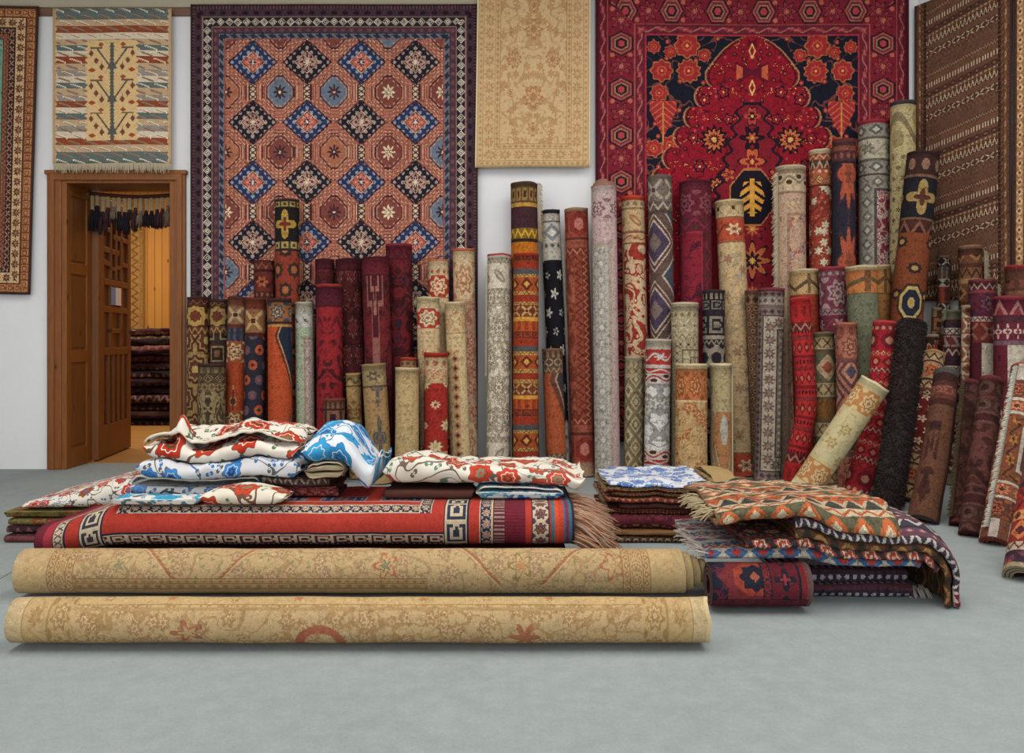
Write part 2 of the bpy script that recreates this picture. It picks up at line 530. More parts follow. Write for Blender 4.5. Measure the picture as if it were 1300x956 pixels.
# ------------------------------------------------------------------ folded cloth: a sheet laid to and fro, fold towards the viewer
def fold_path(yf, yb, z0, n, lay, th, ragged=0.0, seed=0, nose=1.0):
    """n strokes between back (yb) and front (yf), each lay high; returns centre-line points"""
    rnd = random.Random(seed); pts = []; z = z0 + th / 2
    y0, y1 = yb, yf; r = lay / 2
    for k in range(n):
        toward_front = (k % 2 == 0)
        a = yb if toward_front else yf + r * nose; b = yf + r * nose if toward_front else yb
        j = rnd.uniform(-ragged, ragged)
        m = max(9, int(abs(yb - yf) / .02))
        for i in range(m + 1):
            t = i / m; pts.append((a + (b - a) * t + j * (t if toward_front else 1 - t), z))
        if k < n - 1:
            cy = (pts[-1][0]); 
            for i in range(1, 8):
                th_ = PI * i / 8
                sgn = -1 if toward_front else 1
                pts.append((cy + sgn * math.sin(th_) * r * nose, z + r - math.cos(th_) * r))
            z += lay
    return pts
def sheet_mesh(name, prof, x0, x1, th, mats, parent=None, nx=40, warp=None, uvo=(0, 0), origin=None, endshift=None, uvswap=False):
    """extrude the profile (y,z) along x with thickness th; warp(p)->p"""
    pr = np.array(prof); m = len(pr)
    tg = np.gradient(pr, axis=0); tg /= np.linalg.norm(tg, axis=1)[:, None] + 1e-9
    nrm = np.stack([-tg[:, 1], tg[:, 0]], 1)
    arc = np.concatenate([[0], np.cumsum(np.linalg.norm(np.diff(pr, axis=0), axis=1))])
    loop = np.concatenate([pr + nrm * th / 2, (pr - nrm * th / 2)[::-1]]); la = np.concatenate([arc, arc[::-1]])
    n2 = len(loop); V, UV, Fs, mi = [], [], [], []
    for i in range(nx + 1):
        a = i / nx
        for j in range(n2):
            xs = x0 + (x1 - x0) * a
            if endshift: xs = xs + endshift(a, la[j] / arc[-1])
            p = (xs, loop[j][0], loop[j][1])
            V.append(warp(p) if warp else p)
            uu, vv = (x0 - x0 + (x1 - x0) * (a - .5) + uvo[0], la[j] + uvo[1])
            UV.append((vv, uu) if uvswap else (uu, vv))
    for i in range(nx):
        for j in range(n2):
            j2 = (j + 1) % n2
            Fs.append((i*n2 + j, i*n2 + j2, (i+1)*n2 + j2, (i+1)*n2 + j)); mi.append(1 if j in (m - 1, n2 - 1) else 0)
    for i, fl_ in ((0, 1), (nx, 0)):
        for j in range(m - 1):
            q = (i*n2 + j, i*n2 + j + 1, i*n2 + n2 - 2 - j, i*n2 + n2 - 1 - j)
            Fs.append(q[::-1] if fl_ else q); mi.append(1)
    return mesh(name, V, Fs, mats, parent, uv=UV, mi=mi, origin=origin)
# ------------------------------------------------------------------ camera, light, view
cam = bpy.data.cameras.new('camera'); co = bpy.data.objects.new('camera', cam); C.objects.link(co)
co.location = (0, 0, CH); co.rotation_euler = (PI / 2, 0, 0)
cam.sensor_fit = 'HORIZONTAL'; cam.sensor_width = 36; cam.lens = 36 * F / 1300; cam.shift_y = (HY - 478) / 1300; cam.clip_start = .02
bpy.context.scene.camera = co
vs_ = bpy.context.scene.view_settings
vs_.view_transform = 'Standard'; vs_.look = 'None'; vs_.gamma = 1; vs_.exposure = EXPOSURE; vs_.use_curve_mapping = False
wd = bpy.data.worlds.new('daylight'); bpy.context.scene.world = wd; wd.use_nodes = True
bg = wd.node_tree.nodes['Background']; bg.inputs[0].default_value = (.93, .97, 1.0, 1); bg.inputs[1].default_value = WORLD
def area(name, loc, rot, sx, sy, power, col=(1, 1, 1)):
    l = bpy.data.lights.new(name, 'AREA'); l.shape = 'RECTANGLE'; l.size = sx; l.size_y = sy; l.energy = power; l.color = col
    o = bpy.data.objects.new(name, l); C.objects.link(o); o.location = loc; o.rotation_euler = rot; return o

# ------------------------------------------------------------------ the room
ZC = 3.75
def mat_wall():
    g = Mat('white_plaster', coords='Object')
    n = noise(g.obj, 1.3, 4, .6)
    return g.done(mix(n, 'd6d6d8', 'e0e0e1'), rough=.85, wear=.05, bump=.12, bscale=60)
def mat_floor():
    g = Mat('grey_carpet_floor', coords='Object')
    n = noise(g.obj, 1.1, 5, .6); n2 = noise(g.obj, 130, 3, .7); n3 = noise(g.obj, 14, 4, .7)
    c = mix(n, '7d8686', '9da4a3'); c = mix((n3 - .36) * 1.8, c, 'a0a6a5'); c = mix(n2 * .6, c, '676f70')
    x, y, z = sep(g.obj)
    c = mix(near(x + (y - 3.36) * .1, -1.99, .003) * between(y, .5, 4.2), c, '4c5254')
    return g.done(c, rough=.95, wear=.1, bump=.35, bscale=260)
def wood(name, c1, c2, c3, vert=True, sc=1.0, rough=.45, spec=.35):
    g = Mat(name, coords='Object'); x, y, z = sep(g.obj)
    V = vec(x * 9, y * 9, z * .8) if vert else vec(x * .8, y * 9, z * 9)
    n = noise(V, 1.6 * sc, 4, .6, .8); n2 = noise(V, 9 * sc, 3, .6)
    c = mix(n, c1, c2); c = mix((n2 - .45) * 1.6, c, c3)
    d, _, _ = voro(vec((x + y) * 2.2, z * 1.1), 1.6); c = mix(d < .035, c, c3)
    return g.done(c, rough=rough, wear=.1, bump=.06, bscale=90, spec=spec)
M_wall, M_floor = mat_wall(), mat_floor()
M_oak = wood('brown_stained_pine', '8a5423', '714018', '4f2b10')
M_oakh = wood('brown_stained_pine_crosswise', '8a5423', '714018', '4f2b10', vert=False)
M_leaf = wood('dark_stained_pine', '7a4a22', '633a1a', '462710')
M_oakfloor = wood('oak_floor', 'a87a48', '946634', '6a4420', vert=False, rough=.4)
XD0, XD1, ZD = wx(80, YW), wx(223, YW), wz(229, YW)         # the doorway
WT = .30                                                     # wall thickness
XCOR = wx(1165, YW); XLW = -4.35
WDIR = Vector((550, -1100, 0)).normalized()                  # the slanting right wall runs from the corner towards the viewer
WN = Vector((-WDIR.y * -1, 0, 0))
WN = Vector((-1100, -550, 0)).normalized()                   # its normal, into the room
struct(MB().box(-4.6, 5.2, -3.2, 6.2 + WT, -.12, 0).build('floor', M_floor))
b = MB(); b.box(XLW - .2, XD0, YW, YW + WT, 0, ZC); b.box(XD1, XCOR + .4, YW, YW + WT, 0, ZC); b.box(XD0, XD1, YW, YW + WT, ZD, ZC)
struct(b.build('wall_back', M_wall))
struct(MB().box(XLW - .2, XLW, -3.2, YW, 0, ZC).build('wall_left', M_wall))
b = MB(); Lw = 5.6
p0 = Vector((XCOR, YW, 0)); p1 = p0 + WDIR * Lw; q1 = p1 - WN * .25; q0 = p0 - WN * .25
b.v = [tuple(v) for v in (p0, p1, q1, q0)] + [(v.x, v.y, ZC) for v in (p0, p1, q1, q0)]
b.f = [(0, 1, 5, 4), (1, 2, 6, 5), (2, 3, 7, 6), (3, 0, 4, 7), (4, 5, 6, 7), (3, 2, 1, 0)]
struct(b.build('wall_right', M_wall))
struct(MB().box(-4.6, 5.4, -3.2, YW + WT, ZC, ZC + .12).build('ceiling', plain('d6d4cc', wear=.05)))
# cornice beam and the brown hanging rail under it
zr1, zr0 = wz(11, YW), wz(21, YW)
XT = wx(640, YW)
b = MB().box(XLW, XT, YW - .028, YW, zr1, zr1 + .075, .006).box(XLW, XT, YW - .036, YW, zr1 + .08, ZC, .006)
struct(b.build('trim_1', plain('a79f8a', rough=.7, wear=.1)))
struct(MB().box(XLW, XT, YW - .022, YW, zr0, zr1 - .002, .003).build('trim_2', wood('hanging_rail_wood', '7a5a48', '6b4a3a', '553626', vert=False)))
# door: casing, panelled lining, studded leaf
fr0, fr1, frt = wx(62, YW), wx(237, YW), wz(217, YW)
door = empty('door_1', ((XD0 + XD1) / 2, YW, 0)); struct(door)
b = MB()
for xa, xb in ((fr0, XD0), (XD1, fr1)):
    b.box(xa, xb, YW - .03, YW - .001, 0, ZD + .03, .006)
    w = xb - xa; inner = xb if xa == fr0 else xa
    b.box(min(xa, xb) + .02, max(xa, xb) - .045 if xa == fr0 else max(xa, xb) - .02, YW - .042, YW - .028, 0, ZD + .03, .005)
b.box(fr0 + .001, fr1 - .001, YW - .031, YW - .001, ZD - .004, frt, .003); b.box(fr0 - .012, fr1 + .012, YW - .045, YW - .001, frt - .03, frt, .006)
b.box(fr0 + .02, fr1 - .02, YW - .0415, YW - .026, ZD - .004, ZD + .055, .004)
b.build('door_casing', M_oak, door)
# lining of the reveal (left, right, head)
b = MB(); YB = YW + WT + .05
for sx in (0, 1):
    xs, xe = (XD0, XD0 + .022) if sx == 0 else (XD1 - .022, XD1)
    b.box(xs, xe, YW - .02, YB, 0, ZD)
    xa, xb = (xe - .004, xe + .014) if sx == 0 else (xs - .014, xs + .004)
    for (ya, yb) in ((YW - .02, YW + .05), (YB - .075, YB)):
        b.box(xa, xb, ya, yb, 0, ZD, .004)
    for za, zb in ((0, .14), (.76, .85), (1.4, 1.48), (ZD - .1, ZD)):
        b.box(xa, xb, YW + .05, YB - .075, za, zb, .004)
b.box(XD0 + .021, XD1 - .021, YW - .0193, YB - .001, ZD - .022, ZD - .001)
b.build('door_lining', M_oak, door)
# raised panels of the lining
for za, zb in ((.14, .76), (.85, 1.4), (1.48, ZD - .1)):
    MB().box(XD0 + .02, XD0 + .03, YW + .066, YB - .09, za + .016, zb - .016, .006).build('lining_panel', M_leaf, door)
# leaf, built shut along +y then turned on its hinge
hx, hy = XD0 + .03, YB + .005; LWd, LH = .83, ZD - .035
leaf = empty('door_leaf', (hx, hy, 0)); leaf.parent = door; leaf.location = Vector((hx, hy, 0)) - door.location
ANG = math.radians(8)
def lf(bm_, name, m):
    bm_.rot((hx, hy), ANG)
    o = mesh(name, bm_.v, bm_.f, m, None, smooth=False)
    o.parent = leaf; o.location = -Vector((hx, hy, 0)); return o
lf(MB().box(hx, hx + .03, hy, hy + LWd, .012, LH), 'leaf_board', M_leaf)
b = MB(); xa, xb = hx + .026, hx + .052
def bar(y0, y1, z0, z1): b.box(xa, xb, hy + y0 * LWd, hy + y1 * LWd, z0 * LH, z1 * LH, .005)
bar(0, .16, .006, 1); bar(.9, 1, .006, 1); bar(.16, .9, .006, .13); bar(.16, .9, .95, 1); bar(.16, .9, .395, .425)
for k in range(1, 5): bar(.16 + .148 * k - .03, .16 + .148 * k + .03, .13, .395)
bar(.16, .9, .56, .585); bar(.16, .9, .665, .69); bar(.16, .62, .79, .812); bar(.44, .9, .85, .87)
bar(.34, .40, .425, .56); bar(.66, .72, .425, .56); bar(.34, .72, .48, .50); bar(.34, .40, .585, .665); bar(.66, .72, .585, .665)
bar(.34, .40, .69, .95); bar(.50, .56, .69, .95); bar(.66, .72, .69, .95); bar(.16, .34, .74, .76); bar(.72, .9, .75, .77); bar(.16, .34, .87, .89); bar(.72, .9, .90, .92); bar(.34, .50, .725, .74); bar(.56, .72, .735, .75)
lf(b, 'leaf_lattice', M_leaf)
k_ = MB().tube([(xb - .004, hy + .965 * LWd, .99), (xb + .02, hy + .965 * LWd, .99)], .009, n=10).tube([(xb + .02, hy + .965 * LWd, .99), (xb + .045, hy + .965 * LWd, .99)], .019, .016, n=12)
lf(k_, 'door_knob', plain('3a322a', rough=.35, wear=0, bump=0, spec=.5, metal=1))
# notice on the leaf
def mat_notice():
    g = Mat('paper_notice_print', coords='Object'); x, y, z = sep(g.obj)
    return g.done(mix(y < -.02, 'd9d9dc', '7f93c4'), wear=0, bump=0)
nb = MB().box(xb + .001, xb + .003, hy + .36 * LWd, hy + .66 * LWd, .592 * LH, .662 * LH).rot((hx, hy), ANG)
cn = np.mean(np.array(nb.v), axis=0)
tag(nb.build('paper_notice', mat_notice(), origin=tuple(cn)), 'small white and blue paper notice pinned on the carved door leaf', 'notice')
# ------------------------------------------------------------------ the room behind the doorway
Y2 = 10.1
def mat_planks():
    g = Mat('pine_planks', coords='Object'); x, y, z = sep(g.obj)
    p, i = cell(x, .085); n = noise(vec(x * 8, z * .7, i), 2.0, 4, .6, .6)
    c = mix(n, 'c89348', 'b57f38'); c = mix(wn(i, 3.0) * .5, c, 'a8702c'); d, _, _ = voro(vec(x * 3.0, z * 1.3), 1.5); c = mix(d < .04, c, '5a3212')
    c = mix(ab(p) > .93, c, '6a431a')
    return g.done(c, rough=.5, wear=.05, bump=.05, spec=.3)
def mat_boards():
    g = Mat('oak_boards', coords='Object'); x, y, z = sep(g.obj)
    p, i = cell(y, .12); n = noise(vec(x * .8, y * 9, i), 2.0, 4, .6, .5)
    c = mix(n, 'b0854e', '9c7038'); c = mix(wn(i, 1.0) * .4, c, '8a5c2a'); c = mix(ab(p) > .96, c, '5a3a18')
    return g.done(c, rough=.4, wear=.06, bump=.04, spec=.35)
M_pl = mat_planks()
struct(MB().box(-6, -1.5, YW + WT, Y2, -.1, .004).build('floor_2', mat_boards()))
struct(MB().box(-6, -1.5, Y2, Y2 + .15, 0, 2.8).build('wall_back_2', M_pl))
struct(MB().box(-1.6, -1.5, YW + WT + .01, Y2, 0, 2.8).build('wall_right_2', M_pl))
struct(MB().box(-6.1, -6, YW + WT + .01, Y2, 0, 2.8).build('wall_left_2', M_pl))
struct(MB().box(-6.1, -1.5, YW + WT + .01, Y2, 2.75, 2.85).build('ceiling_2', plain('c9b48c')))
area('back_room_lamp', (-3.7, 8.3, 2.7), (0, 0, 0), 2.2, 1.6, BACKROOM, (1, .86, .66))
# area lights added to light the shop room
area('shop_window_daylight', (-.6, -3.0, 2.0), (PI / 2 - .0, 0, 0), 8.5, 3.3, FRONT, (.97, .985, 1))  # softbox added behind the camera for soft frontal light; no window is built
for x in (-2.2, .6, 2.6): area('ceiling_lamp', (x, 2.6, ZC - .05), (0, 0, 0), 1.5, 3.6, CEIL, (1, .97, .93))  # unseen area lights added under the ceiling, without fixtures
# ------------------------------------------------------------------ rugs hung on the walls
def mat_yalameh(W, H):
    g = Mat('plum_diamond_rug', .0058); U, V = g.u / PX, g.v / PX
    cx, cy = 68.3, 75.6
    tilt = U * -.012
    v = V - 73 - 0.0
    p, i = cell(U + cx * 2, cx); q, j = cell(v + cy * .5, cy)
    a, b_ = ab(p), ab(q)
    d1 = a / .93 + b_ / .76 * .98
    P2, Q2 = 1 - a, 1 - b_
    d2 = mx(mx(P2 * .98, Q2 * .9), (P2 + Q2) * .74)
    par = fr((i + j) * .5) > .25
    # ground: nested lines that follow the small hexagons
    t = fr(d2 * 10.5)
    dots = fr((U * .7 + v * .0) * .28) > .5
    dots2 = fr(v * .22) > .5
    col = ramp(t, [(0, 'a5634f'), (.42, '4a2830'), (.58, 'b27a62'), (.82, '8a4a42')])
    col = mix((t > .42) * (t < .6) * dots, col, 'cfa88c')
    col = mix((t > .82) * dots2, col, '5a3038')
    ii = i + (p > 0); jj = j + (q > 0)
    rnd = wn(ii + 3.3, jj + 1.7)
    fill = mix(rnd > .5, '7a423a', mix(rnd > .78, '66707e', 'a5674e'))
    col = mix(d2 < .50, col, '4a2428'); col = mix(d2 < .46, col, fill)
    fl2 = flo(P2 * 1.0, Q2, 8, .3)
    col = mix(fl2 < .26, col, mix(rnd > .45, 'd8c3a0', '3a2a34')); col = mix(fl2 < .12, col, '5a2a2c'); col = mix(fl2 < .06, col, 'd8c3a0')
    col = mix(between(d2, .40, .44) * dots, col, 'b08a74')
    # big diamonds
    in1 = d1 < 1.0
    band = mix(par, '2c3450', '241f26')
    z = fr(d1 * 1.0)
    c1 = mix(d1 > .93, band, mix(dots, '1e1a22', '6a3a38'))
    s1 = fr((p - q) * 3.2); s2 = fr((p + q) * 3.2)
    knob = (hyp(s1 - .5, s2 - .5) < .30) * between(d1, .52, .90)
    c1 = mix(knob, c1, mix(par, '8d8ea4', 'a08e88'))
    c1 = mix(d1 < .5, c1, 'c3a183'); c1 = mix(d1 < .45, c1, '2a2028'); c1 = mix(d1 < .41, c1, mix(par, 'b8594a', 'b58a7c'))
    r = flo(p * 1.15, q, 8, .3)
    c1 = mix(r < .30, c1, mix(par, 'c98a76', '3c2a34')); c1 = mix(r < .18, c1, mix(par, '39304a', 'c8ac94')); c1 = mix(r < .08, c1, 'd8c3a0')
    col = mix(in1, col, c1)
    # cream links between them
    lk = (ab(p) < .13) * (Q2 < .26)
    col = mix(lk, col, 'c9b393'); x1 = near(ab(p * 7), ab(fr(v / 7.0 + .25) * 2 - 1), .3)
    col = mix(lk * x1, col, '4a3034'); col = mix((ab(p) > .11) * (ab(p) < .15) * (Q2 < .26), col, '4a2428')
    # borders
    du = W / PX / 2 - ab(U); dv = mn(V, H / PX - V); d = mn(du, dv - 2); s = mix_f(du < dv, U, V)
    col = border(col, d, s, [(4.5, '3a2830', 'bar', '6a4a48', '6a4a48', 4), (9, '46303a', 'dot', '241a22', '241a22', 14), (1.2, '8a6a60'),
        (11, '2a2228', 'rings', 'cdbfae', '2a2228', 11), (1.2, '8a6a60'), (7.5, '4a343c', 'dot', '6e4448', '6e4448', 11), (7, '28303f', 's', '6d6a72', '8a5a52', 12), (1.3, '8a5048')])
    return g.done(col, wear=.25, detail=.7)
def mat_redrug(W, H):
    g = Mat('crimson_arch_rug', .0056); U, V = g.u / PX, g.v / PX
    v = V - 15
    a = ab(U)
    def at(x, y): return (a - x), (v - y)
    V2 = vec(a * .02, v * .02)
    # navy ground with flowers
    col = mix(near(noise(V2, 1.9, 1, .5, .5), .5, .014), '171926', '6a3a34')
    vd, vc, _ = voro(V2, 3.2)
    cr, cg, _b = sep(vc)
    col = mix((vd < .2) * (cr > .5), col, '8a2a30'); col = mix((vd < .1) * (cr > .5), col, 'b86a3c')
    for (x, y, r, n) in ((82, 60, 17, 5), (80, 92, 16, 8), (114, 92, 15, 5), (117, 120, 12, 5), (60, 72, 9, 6), (103, 68, 9, 5), (124, 62, 9, 5), (104, 186, 13, 4), (124, 190, 12, 4), (100, 206, 9, 5)):
        p, q = at(x, y); rr = flo(p / r, q / r, n + 3, .09)
        col = mix(rr < 1.0, col, 'a5643a'); col = mix(rr < .88, col, '9a2a2e'); col = mix(rr < .46, col, 'b05236'); col = mix(rr < .3, col, '9a2030'); col = mix(rr < .12, col, 'd8a050')
    p, q = at(112, 152); w = (24 - q) * .5
    tree = (ab(p) < mn(w, 17.0)) * between(q, -22, 22)
    col = mix(tree, col, mix(fr((q - ab(p) * .8) / 8.0) > .22, 'b8683c', 'a02c34')); col = mix((ab(p) < 1.2) * between(q, -20, 34), col, 'c08048')
    # stepped arch
    k = fl((v - 85) / 26.0); f = (v - 85) / 26.0 - k
    wst = 50 + k * 13.5 + M('SQRT', mx(sn(f * PI), 0.0)) * 9
    tip = M('SQRT', mx(v - 47, 0.0)) * 8.6
    w = mix_f(v < 85, wst, tip)
    inside = (a < w) * (v > 47)
    red = mix(noise(V2, 1.2, 2), '7c1424', '921a27')
    r2 = mix(near(noise(V2, 3.1, 1, .5, .4), .5, .016), red, '5c1220')
    vd, vc, _ = voro(vec(a * .02 + 3.7, v * .02), 3.4); cr, cg, _b = sep(vc)
    r2 = mix(vd < .19, r2, mix(cr > .45, '241420', '8c1a34')); r2 = mix(vd < .10, r2, mix(cg > .5, 'c24a34', 'a04030'))
    r2 = mix(near(noise(vec(a * .05, v * .09, 2.0), 2.4, 0), .62, .008) * (fr(v / 31.0) > .62), r2, 'd8a860')
    # rosettes and pendants
    for (x, y, r, n) in ((48, 178, 19, 12), (44, 236, 13, 8), (66, 212, 9, 6), (36, 118, 9, 5), (60, 128, 9, 5), (30, 152, 8, 5), (74, 176, 8, 5)):
        p, q = at(x, y); rr = flo(p / r, q / r, n, .16)
        r2 = mix(rr < 1, r2, '1e141c'); r2 = mix(rr < .72, r2, 'b8643c' if n > 6 else '9a2030'); r2 = mix(rr < .42, r2, '5a1822'); r2 = mix(rr < .2, r2, 'd8a860')
    p, q = at(0, 66); e = ab(p) / 4.5 + ab(q) / 11; r2 = mix(e < 1, r2, 'd8b070'); r2 = mix(e < .62, r2, '8f1626')
    p, q = at(0, 112); e = ab(p) / 4.5 + ab(q) / 11; r2 = mix(e < 1, r2, 'd8b070'); r2 = mix(e < .62, r2, '8f1626')
    p, q = at(0, 93); bow = (ab(q) < 3 + a * .55) * (a < 20); r2 = mix(bow, r2, '5c1426'); r2 = mix(bow * (a > 12) * (ab(q) < a * .5), r2, 'b8583a')
    m = 330 - ab(v - 330)                                  # the middle medallion mirrors downwards
    q = m - 235; out = ab(q) / 118 + a / 44
    ogee = a < 10 + 20 * M('SQRT', mx(sn((m - 128) / 42.0 * PI) * (m < 170), 0.0)) * (m > 128)
    r2 = mix((a < 15 + (m - 130) * .28 + sn(m * .32) * 4) * (m > 130), r2, '261522')
    r2 = mix((a < 12 + (m - 134) * .27 + sn(m * .32) * 4) * (m > 134), r2, '7c1c28')
    for (y, r, n, c1, c2) in ((148, 12, 5, 'a83c34', '2a1a20'), (175, 15, 6, '1e141e', 'b04a34'), (205, 17, 5, 'b85a38', '7c1c28'), (290, 16, 8, '8c2430', 'b8703c'), (330, 24, 8, 'b8643c', '2a1a24')):
        p_, q_ = a / r, (m - y) / r; rr = flo(p_, q_, n, .25)
        r2 = mix(rr < 1.1, r2, '1e141c'); r2 = mix(rr < .95, r2, c1); r2 = mix(rr < .5, r2, c2); r2 = mix(rr < .2, r2, 'd0a050')
    q = m - 250; blk = octa(a / 27.0, q / 34.0)
    r2 = mix(blk < 1.06, r2, 'b06a40'); r2 = mix(blk < 1, r2, '1c1620')
    gold = (fr((q - a * .7) / 11.0) > .42) * (a < 16 - ab(q) * .3) * (ab(q) < 20); gold = mx(gold, (a < 3) * (ab(q) < 24))
    r2 = mix(gold, r2, 'cf9440')
    for y in (222, 278):
        p_, q_ = at(30, 0)[0] / 11.0, (m - y) / 11.0; rr = flo(p_, q_, 5, .3)
        r2 = mix(rr < 1, r2, '20161e'); r2 = mix(rr < .8, r2, 'b85a36'); r2 = mix(rr < .35, r2, '5c1420')
    col = mix(inside, col, r2)
    edge = near(a, w, 1.1) * (v > 46); col = mix(edge, col, 'a0744c')
    e2 = near(a, w - 4, 1.0) * (v > 52); col = mix(e2, col, '3a1620')
    # borders
    du = W / PX / 2 - a; dv = mn(V, H / PX - V); d = mn(du, dv); s = mix_f(du < dv, U, V)
    col = border(col, d, s, [(3, '4a1a26'), (10.5, '5e1a28', 'vine', '93363a', 'a0605a', 30), (1.2, '9a4a44'),
        (33, '76202c', None), (1.2, '9a4a44'), (12, '64202e', 'vine', '9a3a3e', 'a06058', 28), (2, 'a0303a')])
    s2 = s / 58.0; kk = fl(s2); p = (s2 - kk) * 4; q = (d - 31.5) / 15.0; reg = between(d, 15.5, 47.5)
    hx_ = hexa(q * .9, (p - 1) * .95); rr = flo((p - 3), q, 7, .25)
    col = overlay(col, reg, [(hx_ < .95, '3a1a24'), (hx_ < .8, '9a564c'), (hx_ < .68, '7a2630'), (hx_ < .54, '8e6e56'), (hx_ < .42, '2a1822'), (hx_ < .26, 'a83c40'),
        (rr < .98, '3a1822'), (rr < .82, '8e3038'), (rr < .5, '56242e'), (rr < .28, 'b8604c'), (hyp(ab(p - 2) - 2 + 2, ab(q) - .75) < .2, 'b0604c')])
    return g.done(col, wear=.2, detail=.7)
def mat_treekilim(W, H):
    g = Mat('cream_tree_kilim', .0045); U, V = g.u / PX, g.v / PX
    seq = [('s', 8), ('t', 9), ('r', 9), ('c', 9), ('t', 8), ('s', 8), ('c', 8), ('r', 9), ('t', 9), ('g', 9), ('c', 9), ('s', 8), ('t', 9), ('g', 8), ('r', 9), ('c', 8), ('s', 9), ('t', 8), ('g', 8), ('c', 9), ('r', 10), ('t', 9), ('s', 10)]
    cm = dict(s='5d6764', t='b89a78', r='8a4428', c='cdbda4', g='8f8478'); tot = sum(x[1] for x in seq)
    t = (V - 6) / (H / PX - 12); st, x = [], 0
    for k, h in seq: st.append((x / tot, cm[k])); x += h
    col = ramp(t, st)
    q = fr(t * 23.0) * 2 - 1; row = fl(t * 23.0); p, i = cell(U + row * 5.0, 21.0)
    z = q - p * .9
    lf_ = (near(z, -.1, .30) * (ab(p) < .75)) * (ab(q) < .8)
    col = mix(lf_, col, mix(fr(row * .5) > .25, '8a7a68', 'd8cab2')); col = mix(near(z, .05, .10) * (ab(p) < .6), col, mix(fr(row / 3.0) > .5, '7e3a24', '4f5654'))
    a = ab(U); inp = (a < 33) * between(V, 45, 173)
    inp = (a < 32 + 1.5 * sn(V * .9)) * between(V, 40, 165)
    col = mix(inp, col, 'cfae7c')
    v = V - 40; cy = 41.0; p2, j = cell(v, cy); q2 = (p2 + 1) / 2 * cy          # 0 top .. 41 bottom of a tier
    br = (near(a, (36 - q2) * .72, 1.3) * between(q2, 8, 36)); stem = (a < 1.6 + 1.6 * fr(v / 4.2)) * (v > 3)
    tip = near(q2, 9.0, 1.0) * between(a, 12, 27)
    knot_ = (a < (q2 - 22) * .45) * between(q2, 22, 36)
    fru = dia((a - 13) / 3.4, (q2 - 33) / 4.6) < 1; fru2 = dia((a - 20) / 3.2, (q2 - 25) / 4.4) < 1; fru3 = dia((a - 26) / 3.2, (q2 - 16) / 4.4) < 1
    bird = dia((a - 25) / 5.0, (q2 - 37) / 3.0) < 1; bird2 = dia((a - 14) / 4.0, (q2 - 5) / 3.0) < 1
    tw = near(a - 13, 0, .6) * between(q2, 26, 30)
    tw = mx(tw, near(a - 26, 0, .6) * between(q2, 9, 13))
    for m_, c_ in ((br, '55534a'), (stem, '55564f'), (tip, '6a5a48'), (knot_, '55564f'), (tw, '6a5a48'), (fru, '6f4636'), (fru2, '6f4636'), (fru3, '6f4636'), (bird, '9a4424'), (bird2, '9a4a2a')):
        col = mix(m_ * inp, col, c_)
    d = W / PX / 2 - a; col = mix(d < 3.2 + sn(V * .8) * 1.0, col, 'c3a27a')
    return g.done(col, wear=.18, detail=.35)
def mat_beigerug(W, H):
    fld = f_floral('c9ab82', 'a67a50', 'b98e66', 'ad8a60', 'b08a62', sc=9, big=.26, vw=.03, mirror=True)
    g = Mat('beige_rug', .0056); U, V = g.u / PX, g.v / PX
    col = fld(g.u, g.v * .9)
    for (x, y, r) in ((0, 66, 12), (0, 152, 13), (24, 104, 10), (28, 70, 5), (28, 146, 5), (0, 192, 8), (0, 36, 8)):
        rr = flo((ab(U) - x) / r, (V - y - 14) / (r * 1.15), 9, .2)
        col = mix(rr < 1, col, '9c6a44'); col = mix(rr < .72, col, 'c4a078'); col = mix(rr < .45, col, 'a0704a')
    du = W / PX / 2 - ab(U); dv = mn(V, H / PX - V); d = mn(du, dv); s = mix_f(du < dv, U, V)
    col = border(col, d, s, [(2.5, 'c0a074'), (5, 'c6a87e', 'dot', 'a88258', 'a88258', 7), (1, 'a88560'), (14, 'c7a980', 'ros', 'ab8258', 'c4a076', 17), (1, 'a88560'), (4.5, 'c6a87e', 'dia', 'a57c52', 'a57c52', 7), (1, 'a07a52')])
    col = mix(noise(vec(g.u * 2, g.v * 90), 1.2, 2) * .5, col, 'bd9a6c')
    return g.done(col, wear=.18, detail=.35)
def mat_greenrug(W, H):
    g = Mat('green_field_rug', .0056); U, V = g.u / PX, g.v / PX
    col = mix(noise(vec(g.u * 1.2, g.v * 30), 1.3, 3), '7fa08a', '5f8874')
    du = W / PX / 2 - ab(U)
    p, i = cell(U + 6.0, 28.0); q, j = cell(V, 27.0); r = flo(p, q, 8, .25)
    col = mix(r < .62, col, '7c3a2c'); col = mix(r < .4, col, 'a06a44'); col = mix(r < .2, col, '4a2a28')
    vd, _, _ = voro(vec(g.u, g.v), 18); col = mix(vd < .12, col, '8a4a34')
    dv = mn(V, H / PX - V); d = mn(du, dv); s = mix_f(du < dv, U, V)
    col = border(col, d, s, [(2.5, '4a3024'), (11, '74402a', 'hook', 'a87850', '5a2c20', 10), (1.2, '2e1e1c'), (12, 'c0a078', 'ros', '5a3428', '9a6a4c', 13), (1.2, '2e1e1c'), (7.5, '3a2422', 'x', 'a07a68', '7a3a2c', 9), (6, '8a5a44', 'zig', '5a2e24', '5a2e24', 6), (1.5, '2e1e1c')])
    return g.done(col, wear=.2, detail=.7)
